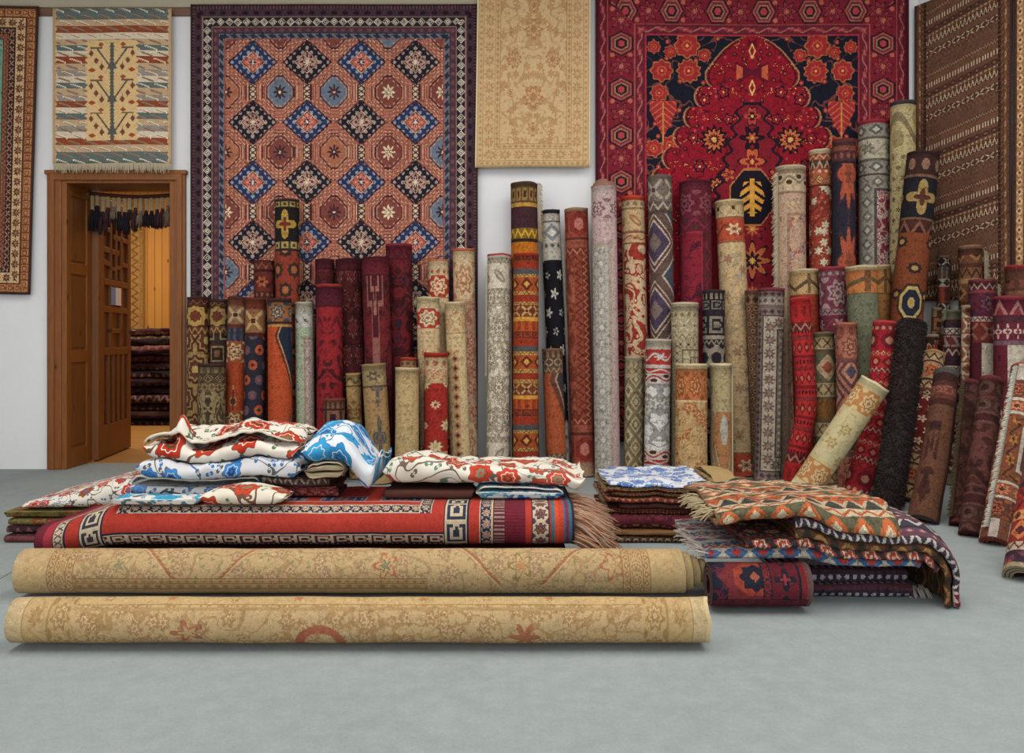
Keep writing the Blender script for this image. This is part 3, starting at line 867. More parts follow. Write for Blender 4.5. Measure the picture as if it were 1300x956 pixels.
def mat_runner(W, H):
    g = Mat('brown_striped_kilim', .0045)
    B = [(.035, '644636'), (.035, '573b2f', 'zig', '9a7a60', 'b', .02), (.05, '6b4936'), (.045, '553a2f', 'bar', 'bfa68a', 'b', .02), (.03, '674637'), (.05, '52372d', 'dia', '3c2622', '7a5a44', .06), (.03, '6b4a38', 'dot', 'a58a6c', 'b', .03),
         (.07, '5a3a28', 'tri', 'bba286', '2c211e', .03), (.05, '684839'), (.06, '50362d', 'x', 'b09878', '3a2622', .07), (.05, '704e3a', 'zig', '50362d', 'b', .03), (.06, '644636')]
    B = [tuple([b[0] * .78] + list(b[1:])) for b in B]
    B = [tuple('7a5a44' if x == 'b' else x for x in b) for b in B]
    sl = g.v + g.u * .17
    col = f_bands(B)(g.u, sl)
    du = W / 2 - ab(g.u)
    col = border(col, du, g.v, [(.022, '5a3c2a', 'zig', '6e4c36', '6e4c36', .04), (.028, '6a4632', 'vine', 'a88c6e', '8a6a4e', .09), (.02, '5a3828', 's', '7a5640', '7a5640', .04), (.02, '634030', 'sq', '33231e', '33231e', .03)])
    return g.done(col, wear=.2, detail=.7)
def mat_tanrunner(W, H):
    fld = f_grid('9a6c46', 'star', [(0, 'c09a70'), (.3, '7a4630'), (.6, 'b08458')], .12, .1)
    return rugmat('tan_runner', W, H, [(.02, '5a3a2a'), (.05, 'a87a52', 'dia', 'd0b088', '6a3a2a', .06), (.01, '5a3a2a')], fld)
def wallz(py): return wz(py, YW)
fr_m = plain('a3947a'); edge_d = plain('3a2a2a')
def hung(label, x0, x1, y0, y1, matf, edge, **kw):
    X0, X1, Z1, Z0 = wx(x0, YW), wx(x1, YW), wallz(y0), wallz(y1)
    m = matf(X1 - X0, Z1 - Z0)
    return hang_rug('hanging_rug', label, X0, X1, Z0, Z1, kw.pop('y', YW - .024), m, edge, **kw)
def top_fringe(o, pts, n, L, up=True, m=None, r=.003):
    fringe_mesh('fringe', along(pts, n), [Vector((0, -.25, 1 if up else -1))] * n, L, m or fr_m, o, r=r, droop=.8 if up else .1, curl=.5)
o, t, b = hung('green field rug with a rust border, at the far left of the back wall', -140, 53, 11, 374, mat_greenrug, edge_d, seed=1, skew=(0, 0, 0, -.06)); top_fringe(o, t, 160, .022)
for s_ in (0,): o['group'] = 'rugs hung on the walls'
o, t, b = hung('small cream kilim with a tree panel hanging above the doorway', 75, 222, 16, 210, mat_treekilim, plain('b99a72'), seed=5, wave=.02, y=YW - .05)
top_fringe(o, t, 90, .025); fringe_mesh('fringe', along(b, 120), [Vector((.05, -.2, -1))] * 120, .055, plain('b5a88e'), o, r=.004, droop=.1, curl=.35); o['group'] = 'rugs hung on the walls'
o, t, b = hung('largest hanging rug, plum with rows of navy and black diamonds', 246, 606, 9, 556, mat_yalameh, edge_d, seed=9); top_fringe(o, t, 260, .022); o['group'] = 'rugs hung on the walls'
o, t, b = hung('pale beige rug with faded flowers hung between diamond and crimson rugs', 608, 748, -38, 215, mat_beigerug, plain('d8c8a4'), seed=13, wave=.02, skew=(0, 0, -.02, -.005), y=YW - .05); o['group'] = 'rugs hung on the walls'
o, t, b = hung('deep crimson rug with a scalloped red arch on a navy field', 756, 1149, -14, 560, mat_redrug, plain('4a1a24'), seed=17); o['group'] = 'rugs hung on the walls'
# on the slanting right wall
def wallxf(x, y, z):
    q = p0 + WDIR * x + WN * (-y); return (q.x, q.y, z)
def on_wall(px):                      # distance along the wall for a photo column
    k = (px - HX) / F; return (YW * k - XCOR) / (WDIR.x - WDIR.y * k)
s0, s1 = on_wall(1168), on_wall(1290)
Wk = s1 - s0
o, t, b = hang_rug('hanging_rug', 'long brown kilim striped with small motifs hung on the slanting right wall', s0, s1, 1.2, 3.3, -.024, mat_runner(Wk, 2.1), edge_d, xf=wallxf, wave=.03, seed=21, group='rugs hung on the walls')
s2 = on_wall(1293)
o, t, b = hang_rug('hanging_rug', 'tan rug cut off by the right edge, next to the brown striped kilim', s2, s2 + .8, 1.15, 3.3, -.024, mat_tanrunner(.8, 2.15), edge_d, xf=wallxf, wave=.02, seed=23, group='rugs hung on the walls')
# ------------------------------------------------------------------ rolled rugs standing on end
KP = .0053
def px_(bands): return [tuple([b[0] * KP, b[1]] + list(b[2:5]) + [x * KP for x in b[5:6]]) if len(b) > 2 else (b[0] * KP, b[1]) for b in bands]
PLACED = []
def seg_gap(a, b):
    """smallest clearance between two axes given as lists of points, minus radii"""
    best = 9
    A, ra = a; B, rb = b
    for p in A:
        for i in range(len(B) - 1):
            d = B[i+1] - B[i]; t = max(0, min(1, (p - B[i]).dot(d) / max(1e-9, d.dot(d))))
            best = min(best, (p - B[i] - d * t).length - ra - rb)
    for p in B:
        for i in range(len(A) - 1):
            d = A[i+1] - A[i]; t = max(0, min(1, (p - A[i]).dot(d) / max(1e-9, d.dot(d))))
            best = min(best, (p - A[i] - d * t).length - ra - rb)
    return best
def wall_gap(p, r):
    return min(YW - .075 - p.y - r, (p - p0).dot(WN) - r - .075)
def axis_for(px, zb, zt, w):
    """px: [(x, y) top, ..., x at the bottom]; depth runs from zt at the top to zb at the floor"""
    n = len(px) - 1; top = px[0]
    pts = []
    ytop = top[1]; htop = wz(ytop, zt)
    for i, q in enumerate(px):
        if i == n:
            q = (q[0] if isinstance(q, tuple) else q, None); y = zb; z = 0.004
        elif i == 0: y = zt; z = htop
        else:
            y = zb + (zt - zb) * .5
            for _ in range(6):
                z = wz(q[1], y); y = zb + (zt - zb) * z / max(.01, htop)
        pts.append(Vector((wx(q[0], y), y, z)))
    return pts
def stand(px, w, zmax=None, lean=.045, tight=.004, zfix=None, lift=0.0):
    z = zmax if zmax else YW - .09
    if zfix:
        zb, zt = zfix; pts = axis_for(px, zb, zt, w); pts[-1].z += lift; r = w / 2 * (zb + zt) / 2 / F; S = sample(pts)
        for k, o in enumerate(PLACED):
            if seg_gap((S, r), o) < 0: print('CLASH', k + 1, round(seg_gap((S, r), o), 3))
        PLACED.append((S, r)); return pts, r
    while z > 2.6:
        r = w / 2 * z / F
        top = px[0]; h = wz(top[1], z); zt = z + lean * h
        pts = axis_for(px, z, zt, w); S = sample(pts)
        if min(wall_gap(p, r) for p in S) > 0 and all(seg_gap((S, r), o) > tight for o in PLACED): break
        z -= .01
    PLACED.append((S, r))
    return pts, r
def sample(pts): return catmull(pts, 12)
NR = [0]
def roll(label, px, w, mat, edge, group='rolled rugs standing on end along the wall', zmax=None, lean=.045, zfix=None, fr=None, lift=0.0, **kw):
    """mat: function of the roll length giving the material"""
    pts, r = stand(px, w, zmax, lean, zfix=zfix, lift=lift)
    L = sum((pts[i+1] - pts[i]).length for i in range(len(pts) - 1))
    NR[0] += 1; sd = NR[0]
    m = mat(L)
    kw.setdefault('seam', random.Random(sd).uniform(2.2, 4.0))
    o, ax, lens = make_roll('rolled_rug', label, pts, r, [m, plain(edge)], seed=sd, group=group, **kw)
    if fr:
        # (side, from, to, length, colour): fringe down the free edge of the rug
        for side, a, b_, ln, colr in fr:
            n = max(8, int(L * (b_ - a) / .008)); roots, dirs = [], []
            for i in range(n):
                e = a + (b_ - a) * i / n; k = e * (len(ax) - 1); j = min(int(k), len(ax) - 2); p = ax[j].lerp(ax[j+1], k - j)
                t = (ax[-1] - ax[0]).normalized(); f = Vector((0, -1, 0)); f = (f - t * f.dot(t)).normalized(); s = f.cross(t)
                if s.x < 0: s = -s
                d = (s * side * .93 + f * .36).normalized()
                roots.append(p + d * r * .985); dirs.append(d + s * side * .8)
            fringe_mesh('fringe', roots, dirs, ln, plain(colr), o, r=.0035, seed=sd, droop=.7, curl=.4, per=2)
    print('roll', sd, label[:40], 'z', round(pts[-1].y, 2), 'base px', round(HY + F * CH / (pts[-1].y - r), 0))
    return o
_mc = [0]
def RM(field, ends=None, borders=None, W=3.0, H=None, knot=.0045, name='rug_pattern', u_off=0.0, **kw):
    def f(L):
        return rugmat(name, W, L if H in (None, 'L') else H, px_(borders) if borders else None, field, knot, ends=px_(ends) if ends else None, u_off=u_off, **kw)
    return f
def arab(bg, a, b, sc=14, w=.05, c=None, **k): return f_arab(bg, a, b, sc, w, c, **k)
def maroon(bg, hi, lo, sc=11): return f_arab(bg, lo, hi, sc, .04, None)
S_ = '4a2c22'
# ---- back row
roll('tall roll at the left, dark green with gold squares over rust red', [(365, 255), 368], 34,
     RM(f_grid('84392a', 'star', [(0, 'a0603c'), (.3, '3a2a24'), (.6, '84392a')], .12, .14), [(2, '2b2620'), (9, '34352a', 'sq', 'a08a52', '5a2e22', 10), (44, '1f1c1a', 'flo4', 'a3843e', '6a2e20', 34), (11, '35382c', 'sq', 'a08a52', '5a2e22', 11), (2, '1f1c1a')]), '2b2620')
roll('short rust maroon roll peeping out left of the tall green and gold one', [(336, 332), 336], 28, RM(f_grid('5f2a24', 'flo', [(0, 'a0583a'), (.3, '3a2022'), (.6, '7a3a2c')], .1, .1), [(2, '4a2020'), (10, '6a3028', 'zig', '8e5a44', S_, 9), (3, '3a1e1e'), (26, '642c25', 'vine', 'a35a3a', '3c2324', 26), (8, '4a2420', 'dot', '8e5a44', S_, 7)]), '4a2020')
roll('short dark maroon roll at the back left of the maroon rolls', [(413, 330), 413], 27, RM(maroon('4e1f21', '602326', '3a1718'), [(2, '3a161c'), (10, '4d2028'), (2, '3a161c')]), '3a161c')
roll('very dark maroon roll with a chain of pale dotted rosettes', [(443, 330), 452], 36, RM(f_grid(maroon('4a1d1f', '582226', '391617'), 'flo', [(0, '602326'), (.55, '4a1d1f'), (.66, '7c5a52'), (.76, '4a1d1f')], .085, .19), [(2, '33151a'), (12, '4a1c24'), (2, '38161c')], u_off=.06), '33151a', seam=3.0)
roll('wine red roll with dark blotches, tallest of the maroon rolls', [(507, 311), 510], 36, RM(f_arab('641f23', '3a181c', '30202c', 6, .06), [(3, '6e2830'), (16, '5e2029', 'oct', '4c1a22', '5e2029', 16), (3, '4a1820')]), '7a2a30')
roll('maroon roll with a square cross emblem near its top', [(477, 328), 485], 37, RM(f_medal(f_arab('602224', '3c171e', '6e2226', 9, .03), 'cross', [(0, '4a1a22'), (.3, '8a5c4e'), (.5, '4a1a22'), (.8, '80524a')], .055, .5, .36), [(2, '3a161c'), (20, '5c2028'), (2, '44181f')]), '3a161c')
roll('cream roll with a red flower band, at the back of the cream and red rolls', [(557, 331), 560], 29, RM(f_plain('c0a884', 'b29a76'), [(11, 'c5b08c'), (9, 'bfa882', 'dot', '9a5a40', S_, 8), (30, 'a8402e', 'flo', 'cbb592', 'a8402e', 30), (6, 'c8b490')], ), 'b0603e')
roll('tall cream and faded pink roll nearest the white wall gap', [(589, 317), 594], 31, RM(f_floral('b08c74', 'a05a46', 'c0a888', 'a87a62', '9a6a54', 9, big=.4), [(3, 'a8583c'), (13, 'bfa684'), (50, 'c2aa86', 'flo', 'a87858', 'c2aa86', 30), (4, 'a88a6c')]), 'a8583c')
roll('narrow plain brown and gold kilim roll standing tallest behind the orange banded roll', [(666, 234), 668], 37,
     RM(f_plain('a5581e', '8e4a1c'), [(5, '4a3626'), (22, '55402c', 'sq', '8a6a3c', '4a2c24', 8), (5, 'b0863a'), (28, '40262a'), (14, '7a5a20', 'zig', 'c49a3a', '3a2a20', 9), (4, '2e221e'), (32, 'b0661e'), (12, '7c3020', 'bar', '3a2420', 'b', 12), (10, 'a85020')]), '4a3a26', fr=[(1, .0, .2, .03, 'a08c68')])
roll('tall roll with a black field of white flowers under a white band', [(699, 268), 713], 27,
     RM(f_grid('19181d', 'flo5', [(0, '8a8680'), (.2, 'b9b4a8'), (.62, '19181d')], .085, .13, alt=[(0, '3a3a44'), (.25, 'a8a49a'), (.45, '19181d')]), [(5, '26242a'), (9, 'aaa496'), (3, '6a665e'), (26, 'b0aa9c', 'dia', '77797e', 'c2bcae', 26), (9, 'a49e90', 'dot', '5a5650', S_, 8), (14, 'a8a496')], H=None), '26242a', fr=[(1, .12, .75, .014, 'a8a294')])
roll('terracotta roll with a stepped brown border', [(732, 266), 741], 33, RM(f_arab('8c4a38', '6e3428', '9a5a46', 8, .05), [(4, '8a7058'), (34, '8c4436', 'hex', '7a3028', 'a8685a', 26), (4, '5a2c24')], [(10, '8a4a3a'), (9, '6e3024', 'zig', 'a46a52', S_, 9), (10, '84402f', 'zig', '5e2a22', S_, 10)], W=.5, H=1.75, u_off=.13), '8a7058')
roll('tall faded pink grey roll with a leafy grey border, just right of the terracotta one', [(767, 238), 772], 35,
     RM(f_floral('b8a3a2', '8c6a70', 'c0b4b0', '93888c', 'a58c8c', 11, big=.3), [(18, 'b29c98'), (26, 'ae9794', 'flo', '7f5c60', 'b8a8a2', 30)], [(30, 'b09692'), (4, '9a8c80'), (17, 'a39d94', 'ros', '8e8880', 'b6b0a4', 20), (3, '9a8c80')], W=.52, H=3, u_off=.07), '8a6450', seam=2.8, tele=.018)
roll('tall cream roll with a red panel of cream scrolling leaves', [(804, 251), 812], 33,
     RM(f_arab('94352c', 'c2a684', 'c2a684', 7, .07, mirror=False), [(6, 'b2402f'), (9, 'b8a07c', 'dot', '8a7050', S_, 9), (3, '8a6a4c'), (28, 'b99c74', 'leaf', '9a6a4a', 'b99c74', 22), (3, '8a5a44')], [(12, 'bc9f78', 'vine', 'a07a54', '9a4436', 26), (2, '7a4a38')], W=.33, H=3, u_off=-.0), 'b2402f')
roll('tall grey brown roll with dark diamonds and white zigzag lines', [(838, 225), 845], 34,
     RM(f_lattice('5c4a46', [(0, '70605a'), (.3, '46384a'), (.62, 'a89c8a'), (.70, '5c3a38'), (.82, 'a89c8a'), (.88, '5a4640')], .34, .46, alt=[(0, '5a3a38'), (.35, '3f4450'), (.66, 'a89c8a'), (.74, '5c4640')]), [(4, '6a5c54'), (30, '6e6058', 'x', 'a09280', '4a3c3a', 26), (12, '5a4c46', 'zig', 'a09280', S_, 12), (4, '4a3c38')], u_off=.06), '5c5048')
roll('tall maroon roll with a faint square panel border', [(883, 232), 886], 42, RM(f_arab('641f29', '7a2230', '45182a', 6, .1), [(3, '4a1a22'), (10, '5e2430'), (34, '5a1e2a', 'flo', '7a4048', '4a1a24', 32)], [(20, '5a1e2a', 'scroll', '6c2a36', S_, 26), (2, '863038')], W=.8, H=3, u_off=.27), '4a1a22')
roll('tall cream roll with a red flower band leaning a little to the right', [(926, 256), 944], 38,
     RM(f_floral('b89c74', '8a7458', 'a86a50', 'a58a68', '9a8a70', 6, big=.22, vw=.012), [(22, 'b8a07a', 'x', 'a88c66', S_, 20), (3, '8a5a44'), (28, 'aa4a34', 'vine', 'c5ac88', '7c3a2c', 34), (3, '8a5a44'), (12, 'b89e76')], H=2.02), 'b8a27c', lean=.05)
roll('tall faded peach roll with a ragged cream fringe down its left side', [(1004, 213), 1006], 40,
     RM(f_floral('ae8e78', '9a5a46', '8a8e92', 'a87860', 'b29a80', 7, big=.5), [(5, 'ab9a7c'), (6, '8a7860'), (16, 'b09c7e', 'scroll', '7e7260', S_, 24), (7, 'b5a284'), (3, '8a705c')], [(26, 'ae917a', 'rings', 'a88a72', 'b49a80', 26), (3, '8e7460')], W=.62, H=3, u_off=-.12), 'ab9a7c', fr=[(-1, .02, .8, .04, 'b3a58c')])
roll('tall red and cream roll with an orange patterned border, beside the peach one', [(1042, 192), 1044], 31,
     RM(f_floral('8e3a2c', 'b9a890', 'c2b298', 'a86a50', '6e3028', 11, big=.4), [(6, 'b6a486'), (8, '9a4a34', 'zig', 'b49a78', S_, 9), (12, '4a3830', 'tri', 'a09078', '8a3a2c', 9), (7, 'a8503a', 'dot', 'c0a886', S_, 8)], [(14, 'a35c3a', 'rings', '6c3226', 'bd9a70', 12), (2, '4a2a24')], W=.36, H=3, u_off=.03), 'b6a486')
roll('tall navy roll with a rust red shield motif', [(1072, 179), 1073], 31,
     RM(f_medal('282530', 'flo', [(0, '7a4030'), (.3, '9a4c36'), (.8, '3a2a30')], .085, .30, .1), [(4, '6a3830'), (5, '4a3030'), (6, '7a4438'), (14, '4a2c2e', 'dot', '7a4a40', S_, 8), (3, '2a2228')]), '5a2e2a')
roll('tall roll with a grey border round a red floral field', [(1110, 156), 1112], 40,
     RM(f_floral('76303a', 'b5a79a', '8e3a40', '96505a', 'a58c84', 12, big=.42, vw=.05), [(5, '8a2c34'), (17, '8b8478', 'dia', '5c5a56', 'b0a898', 20), (3, '5c564e'), (26, 'a79e8a', 'vine', '6c665c', '8a8272', 30), (3, '5c564e'), (16, '8b8478', 'dia', '5c5a56', 'b0a898', 20), (3, '4c4642')], [(17, '8b8478', 'dia', '66625c', 'a8a090', 18), (3, '4c4642')], W=.42, H=3, u_off=-.08), '8a2c34')
roll('tallest roll in the corner, cream with dark brown stars and a dark top', [(1147, 131), 1146], 34,
     RM(f_grid(f_arab('a3946c', '8a7a56', 'ab9c74', 6, .02), 'flo5', [(0, '8a7a52'), (.16, '4a3a2c'), (.5, 'a3946c')], .062, .07), [(5, '3a3438'), (60, 'a6976e', 'scroll', '77684c', '8a7a56', 50)]), '3a3438')
roll('large dark brown and rust roll with a navy and gold medallion in the corner', [(1173, 197), (1161, 310), (1150, 415), 1134], 43,
     RM(f_medal(f_grid('6e3a22', 'star', [(0, '9a7a4a'), (.16, '2e2220'), (.34, '6e3a22')], .2, .17), 'oct', [(0, '9a8452'), (.26, '20242e'), (.66, 'a8905c'), (.84, '3a2620')], .082, .125, .71, 0.0, 1.25), [(3, '241818'), (26, '33211e', 'dot', '7a5a4a', S_, 16), (3, '6a4a3a'), (50, '1d1b20', 'flo4', '8c7446', '4a2a22', 44), (3, '6a4a3a'), (16, '40251e', 'tri', '70483a', '2a1a1a', 18)], u_off=.02), '2a1a1a', ecc=.9, crease=.05, lean=.08, seam=3.6)
# ---- second row
roll('brown and gold star rug roll nearest the doorway', [(252.5, 378), 252], 30, RM(f_grid('94784a', 'star', [(0, 'a8905c'), (.22, '5e3426'), (.5, '94784a'), (.62, '4e2c22'), (.8, '94784a')], .15, .2), [(3, '3a2620'), (8, '5a3024', 'scroll', '8a5a40', S_, 9), (28, '4a2820', 'star', 'a8864c', '6a3626', 28), (10, '5a3426', 'zig', '9a7a4a', S_, 8)]), '3a2620')
roll('narrow dark brown roll with a gold star, second from the doorway', [(279, 381), 279], 26, RM(f_grid('41322a', 'sq', [(0, '6e4a34'), (.3, '2e2420'), (.55, '8a7450'), (.72, '3a2c26')], .13, .15), [(3, '382620'), (6, '5a3a2c', 'scroll', '8a6a48', S_, 8), (26, '3e2c24', 'star', '9a7c4a', '5e3426', 26), (9, '5a3a2a', 'zig', '94784a', S_, 8)]), '382620')
roll('rust roll with a navy band and a cream arch over orange, leaning left', [(303, 378), 297], 28, RM(f_medal('9a4226', 'flo4', [(0, '4a2c24'), (.2, 'a8764a'), (.28, '9a4226')], .08, .4, .62), [(3, '4a2a22'), (8, '6a3e2e'), (24, '7a5a44', 'x', 'b09470', '3a2a26', 24), (5, '5a2e22'), (16, '2d3140', 'bar', '4c4a54', S_, 8), (28, '8c4a2c', 'flo', 'b59a74', '6e3822', 28)]), '4a2a22', crease=.03)
roll('narrow navy roll with orange octagons', [(325.5, 379), 322], 28, RM(f_grid('2b2833', 'oct', [(0, '3a2a30'), (.25, 'a04e2e'), (.66, '2b2833')], .085, .10, alt=[(0, '8a4a34'), (.25, '5a4a56'), (.62, '2b2833')]), [(4, '5a2e24'), (10, '6a3426'), (30, '80583c', 'x', 'b0905f', '4a2620', 26), (5, '4a2620')]), '5a2e24')
roll('orange roll with a dark blue half diamond and a gold band at its top', [(355.5, 380), 357], 33, RM(f_medal('a8492a', 'dia', [(0, '4a4c56'), (.2, '242a3a'), (.84, 'b08a60'), (.9, '5a2e22')], .135, .42, .2, .12), [(5, '3e2622'), (24, '8e5a32', 'flo', '34465a', 'b08a4c', 22), (3, '3a2822'), (4, 'a8783c')]), '3e2622', seam=3.3)
roll('pale roll with sage green and faded pink stripes', [(387, 384), 389], 27, RM(f_floral('a39f92', '93836f', 'b5b0a4', '98a088', '9a8a80', 14, big=.3), [(4, 'a89c86'), (12, 'aba293'), (16, 'b4b0a8', 'leaf', 'a8a298', S_, 12)], [(14, '98a086', 'leaf', 'a9ac96', '84906f', 14), (2, '9a7a70'), (16, 'a58f84', 'flo', 'b5aaa0', '8a6a64', 14), (2, '9a7a70')], W=.30, H=3, u_off=-.08), 'a89c86', bump=.02)
roll('maroon roll edged with a bright red line on top, front of the maroon rolls', [(418.5, 362), 420], 36, RM(f_arab('5a1e23', '862428', '42181c', 8, .09), [(3, '8a3030'), (24, '4e1c26'), (2, '42181c')]), '8a3030')
roll('cream roll with a broad red floral band, left of pale cream rolls', [(544, 378), 548], 32, RM(f_floral('bba27c', '9c5040', 'bba27c', 'b09872', 'b09670', 5, big=.12, vw=.006), [(9, 'b5a17c'), (5, 'bda782'), (26, 'a33e2c', 'flo', 'c8b494', '8a6a4a', 30), (9, 'bda580')]), 'b5a17c')
roll('cream roll with faded tan flowers and a dotted stripe, leaning right', [(578, 384), 586], 29, RM(f_floral('c0a87f', 'a27254', 'b8946c', 'b39068', 'b5976e', 8, big=.45), [(7, 'b9a47e'), (5, 'b59c74'), (26, 'c0a880', 'flo', 'a9855e', 'bfa67e', 24), (3, 'a88a66')], [(20, 'c0a87f'), (9, 'b9976e', 'dia', '9a6a4a', S_, 12), (3, 'bfa780')], W=.36, H=3, u_off=.06), 'b9a47e')
roll('white cream roll with grey olive flowers and red lined top, by the wall gap', [(634.5, 324), 633], 34,
     RM(f_grid(f_floral('cbbfac', '8c8270', 'a89a82', '9c917c', 'a0957f', 13, big=.25, vw=.03), 'flo', [(0, '8c7c66'), (.2, 'cbbfac'), (.4, '7e745f'), (.62, 'cbbfac'), (.7, '968b76')], .12, .2), [(5, 'c6baa6'), (7, '8f8572', 'zig', 'b5aa94', S_, 6), (32, 'c8bca8', 'leaf', '8a8070', 'b0a48c', 20), (7, '8f8572', 'zig', 'b5aa94', S_, 6)]), '9a3434', fr=[(-1, .05, .55, .012, 'b5ac98')])
KB = [(10, '8a3a24', 'hook', '5a2a20', S_, 12), (9, '8e3420'), (7, '4c4a4c'), (4, 'b08848', 'zig', '5a3a24', S_, 5), (18, '9a4c26', 'dia', '5a2a1e', 'c08a3e', 17), (4, 'b08a4c', 'zig', '4a2a1e', S_, 5), (9, '8a3222'), (4, 'b08848', 'zig', '5a3a24', S_, 5), (15, '6e3a28', 'x', 'b08c58', '38241e', 15), (5, 'c08a3a'), (12, 'a84e22', 'bar', '8a3a20', S_, 9)]
roll('orange kilim roll banded with gold, rust and black motifs', [(668.5, 323), 668], 35, RM(f_bands([tuple([b[0]*KP] + list(b[1:5]) + [x*KP for x in b[5:6]]) for b in KB]), [(3, '8a2e24')], knot=.004), '8a2e24')
roll('beige damask roll behind the short orange beige roll', [(870, 385), 870], 37, RM(f_arab('9c9078', '7a6c56', 'b0a48a', 16, .05), [(5, 'aca087'), (6, '8a7e66'), (9, 'a39676', 'dot', '77694f', S_, 8), (18, '988b70', 'x', 'b5a98c', '7a6c54', 14), (8, 'a59879', 'zig', '7a6e54', S_, 8)], [(12, 'a09378', 'x', '7e725a', S_, 9), (2, '6a5e4a'), (7, 'a89b7e', 'bar', '8a7d62', S_, 7), (2, '6a5e4a')], W=.30, H=3, u_off=-.05), 'aca087')
roll('short black roll with grey circles and a dark key band', [(906.5, 369), 907], 31, RM(f_grid('857a6a', 'rnd', [(0, '262028'), (.72, '4a4240'), (.8, '857a6a')], .085, .10), [(4, '332a2c'), (8, '2a242a', 'bar', '8a7e6c', S_, 6), (14, '252028', 'hook', '6e6558', S_, 14), (5, '2a242a'), (26, '221e26', 'hook', '7a7062', S_, 20), (5, '8a7e6c'), (7, '2a242a', 'zig', '8a7e6c', S_, 6)]), '332a2c')
roll('narrow brown patterned roll squeezed behind the grey lattice roll', [(956, 369), 966], 22, RM(f_grid('77583f', 'oct', [(0, '4a342c'), (.4, '9a7c58'), (.6, '5a4030')], .045, .05), [(6, '6a4a3a'), (12, '84684c', 'dia', '4c362c', S_, 9)]), '5a3a30')
roll('grey brown roll with fine vertical rows of rosettes', [(980, 367), 975], 35,
     RM(f_floral('8a7c72', '5e4a48', 'a89c8c', '70605a', '6e5c58', 16, big=.4), [(4, '6a3238'), (7, '7a6a62', 'dia', '54444a', S_, 8), (9, '8e8276', 'dot', '5a484a', S_, 8), (5, '6a5854')], [(8, '75665e', 'dia', '54444a', S_, 8), (2, '4c3c3c'), (15, 'a0947f', 'ros', '5e5250', '8a6a5c', 16), (2, '4c3c3c'), (8, '75665e', 'dot', 'a59886', S_, 8), (2, '4c3c3c')], W=.46, H=1.36, u_off=-.11), '6a3238')
roll('cream topped roll with a plain red body under two brown sprigs', [(1021, 343), 1030], 38, RM(f_plain('94382a', '83301f'), [(5, 'b5a07c'), (26, 'ad8e62', 'arrow', '5a4634', '6a543c', 34), (2, '7a4a34')], crease=.0) if False else RM(f_plain('94382a', '83301f'), [(5, 'b5a07c'), (26, 'ad8e62', 'arrow', '5a4634', '6a543c', 34), (2, '7a4a34')]), 'b5a07c')
roll('purple red roll with pale arabesques, leaning right', [(1057, 340), 1068], 36, RM(f_arab('6e3540', '9a8480', '5c2832', 11, .035), [(4, '86303a'), (8, '7a4a50', 'dot', 'a58c88', S_, 8), (40, '69363f', 'flo', '94807c', '69363f', 30), (6, '8a7470', 'zig', '5c2c36', S_, 8), (24, '6a2c38', 'vine', '9a8480', '7c3a44', 24)]), '86303a')
roll('tan roll with a dark sprig, right of the wide orange and green roll', [(1119, 337), 1124], 26, RM(f_plain('8e6238', '7a5530'), [(5, 'a08a68'), (30, '996a3e', 'arrow', '5a4228', '5a4228', 30), (2, '6a4a2c')]), 'a08a68', zmax=5.92)
roll('wide roll with an orange end over a plain grey green field', [(1094, 339), 1104], 40, RM(f_plain('6a6a54', '5a5c4a'), [(5, 'ab9878'), (26, 'a8683c', 'arrow', '5a4a34', '6a4a30', 60), (2, '6a5038')], wear=.15), 'ab9878', flare=.05)
# ---- front rows
roll('short dark brown roll with tan arabesques in front of the doorway end', [(270, 462), 268], 37, RM(f_arab('44362a', '857452', '55422f', 13, .05), [(4, '3c2c24'), (8, '5c4a36', 'bar', '7e6c4c', S_, 9), (12, '4a3a2c', 'rings', '7e6a4a', '3a2a22', 14), (10, '5c4a38', 'x', '8a7854', '3a2c24', 9)]), '3c2c24')
roll('short dark brown and rust roll below the maroon rolls', [(425, 506), 425], 30, RM(f_grid('4e2a24', 'oct', [(0, '2e2026'), (.3, '84503a'), (.5, '4e2a24')], .08, .1), [(4, '6a3a2e'), (8, '55322a', 'bar', '7a5a48', S_, 6), (22, '3e2624', 'sq', '7c5240', '2a2028', 20)]), '6a3a2e')
roll('narrow gold beige roll, shorter of the two camel rolls', [(449, 474), 454], 22, RM(f_arab('a58658', '7a5c3a', '8e5a3c', 6, .03), [(3, '9a7e54'), (12, 'a08558', 'scroll', '5c4a36', 'b59a6a', 14), (2, '5c4632')]), '9a7e54')
roll('camel roll with a column of small blue grey medallions', [(475, 462), 484], 34, RM(f_medal('997a52', 'flo4', [(0, '7c5a40'), (.25, '4c4e52'), (.5, '84704f'), (.6, '5a5450'), (.85, '997a52')], .05, .17, .1, .02), [(4, '8a7350'), (22, '8f7a58', 'vine', '5c5246', 'a58c62', 28), (3, '5a4a38')]), '8a7350')
roll('short roll with only its red edged top showing behind the plain beige one', [(519, 454), 519], 23, RM(f_plain('9a7a5a', '8a6a4c'), [(4, '9a3a2c'), (8, 'a08262', 'dot', '7a4a38', S_, 7)]), '9a3a2c')
roll('plain beige roll without any pattern', [(517.5, 467), 517], 33, RM(f_plain('b89e72', 'aa9066', 9), [(3, 'c0a87e'), (3, 'a8906a')], wear=.15), 'c0a87e', bump=.03)
roll('red roll with large cream blossoms and a red rim', [(554, 448), 554], 33,
     RM(f_grid('972c26', 'flo', [(0, 'b09a72'), (.25, 'c8b48c'), (.58, '8a7a50'), (.66, '972c26')], .16, .135, alt=[(0, '972c26'), (.15, 'c4ae88'), (.4, '972c26')]), [(6, '9e3028'), (14, 'bba47e', 'dot', 'a5654a', S_, 11), (14, 'b89f78', 'flo', 'a87050', 'c4ae88', 14), (3, 'b09468')]), '9e3028')
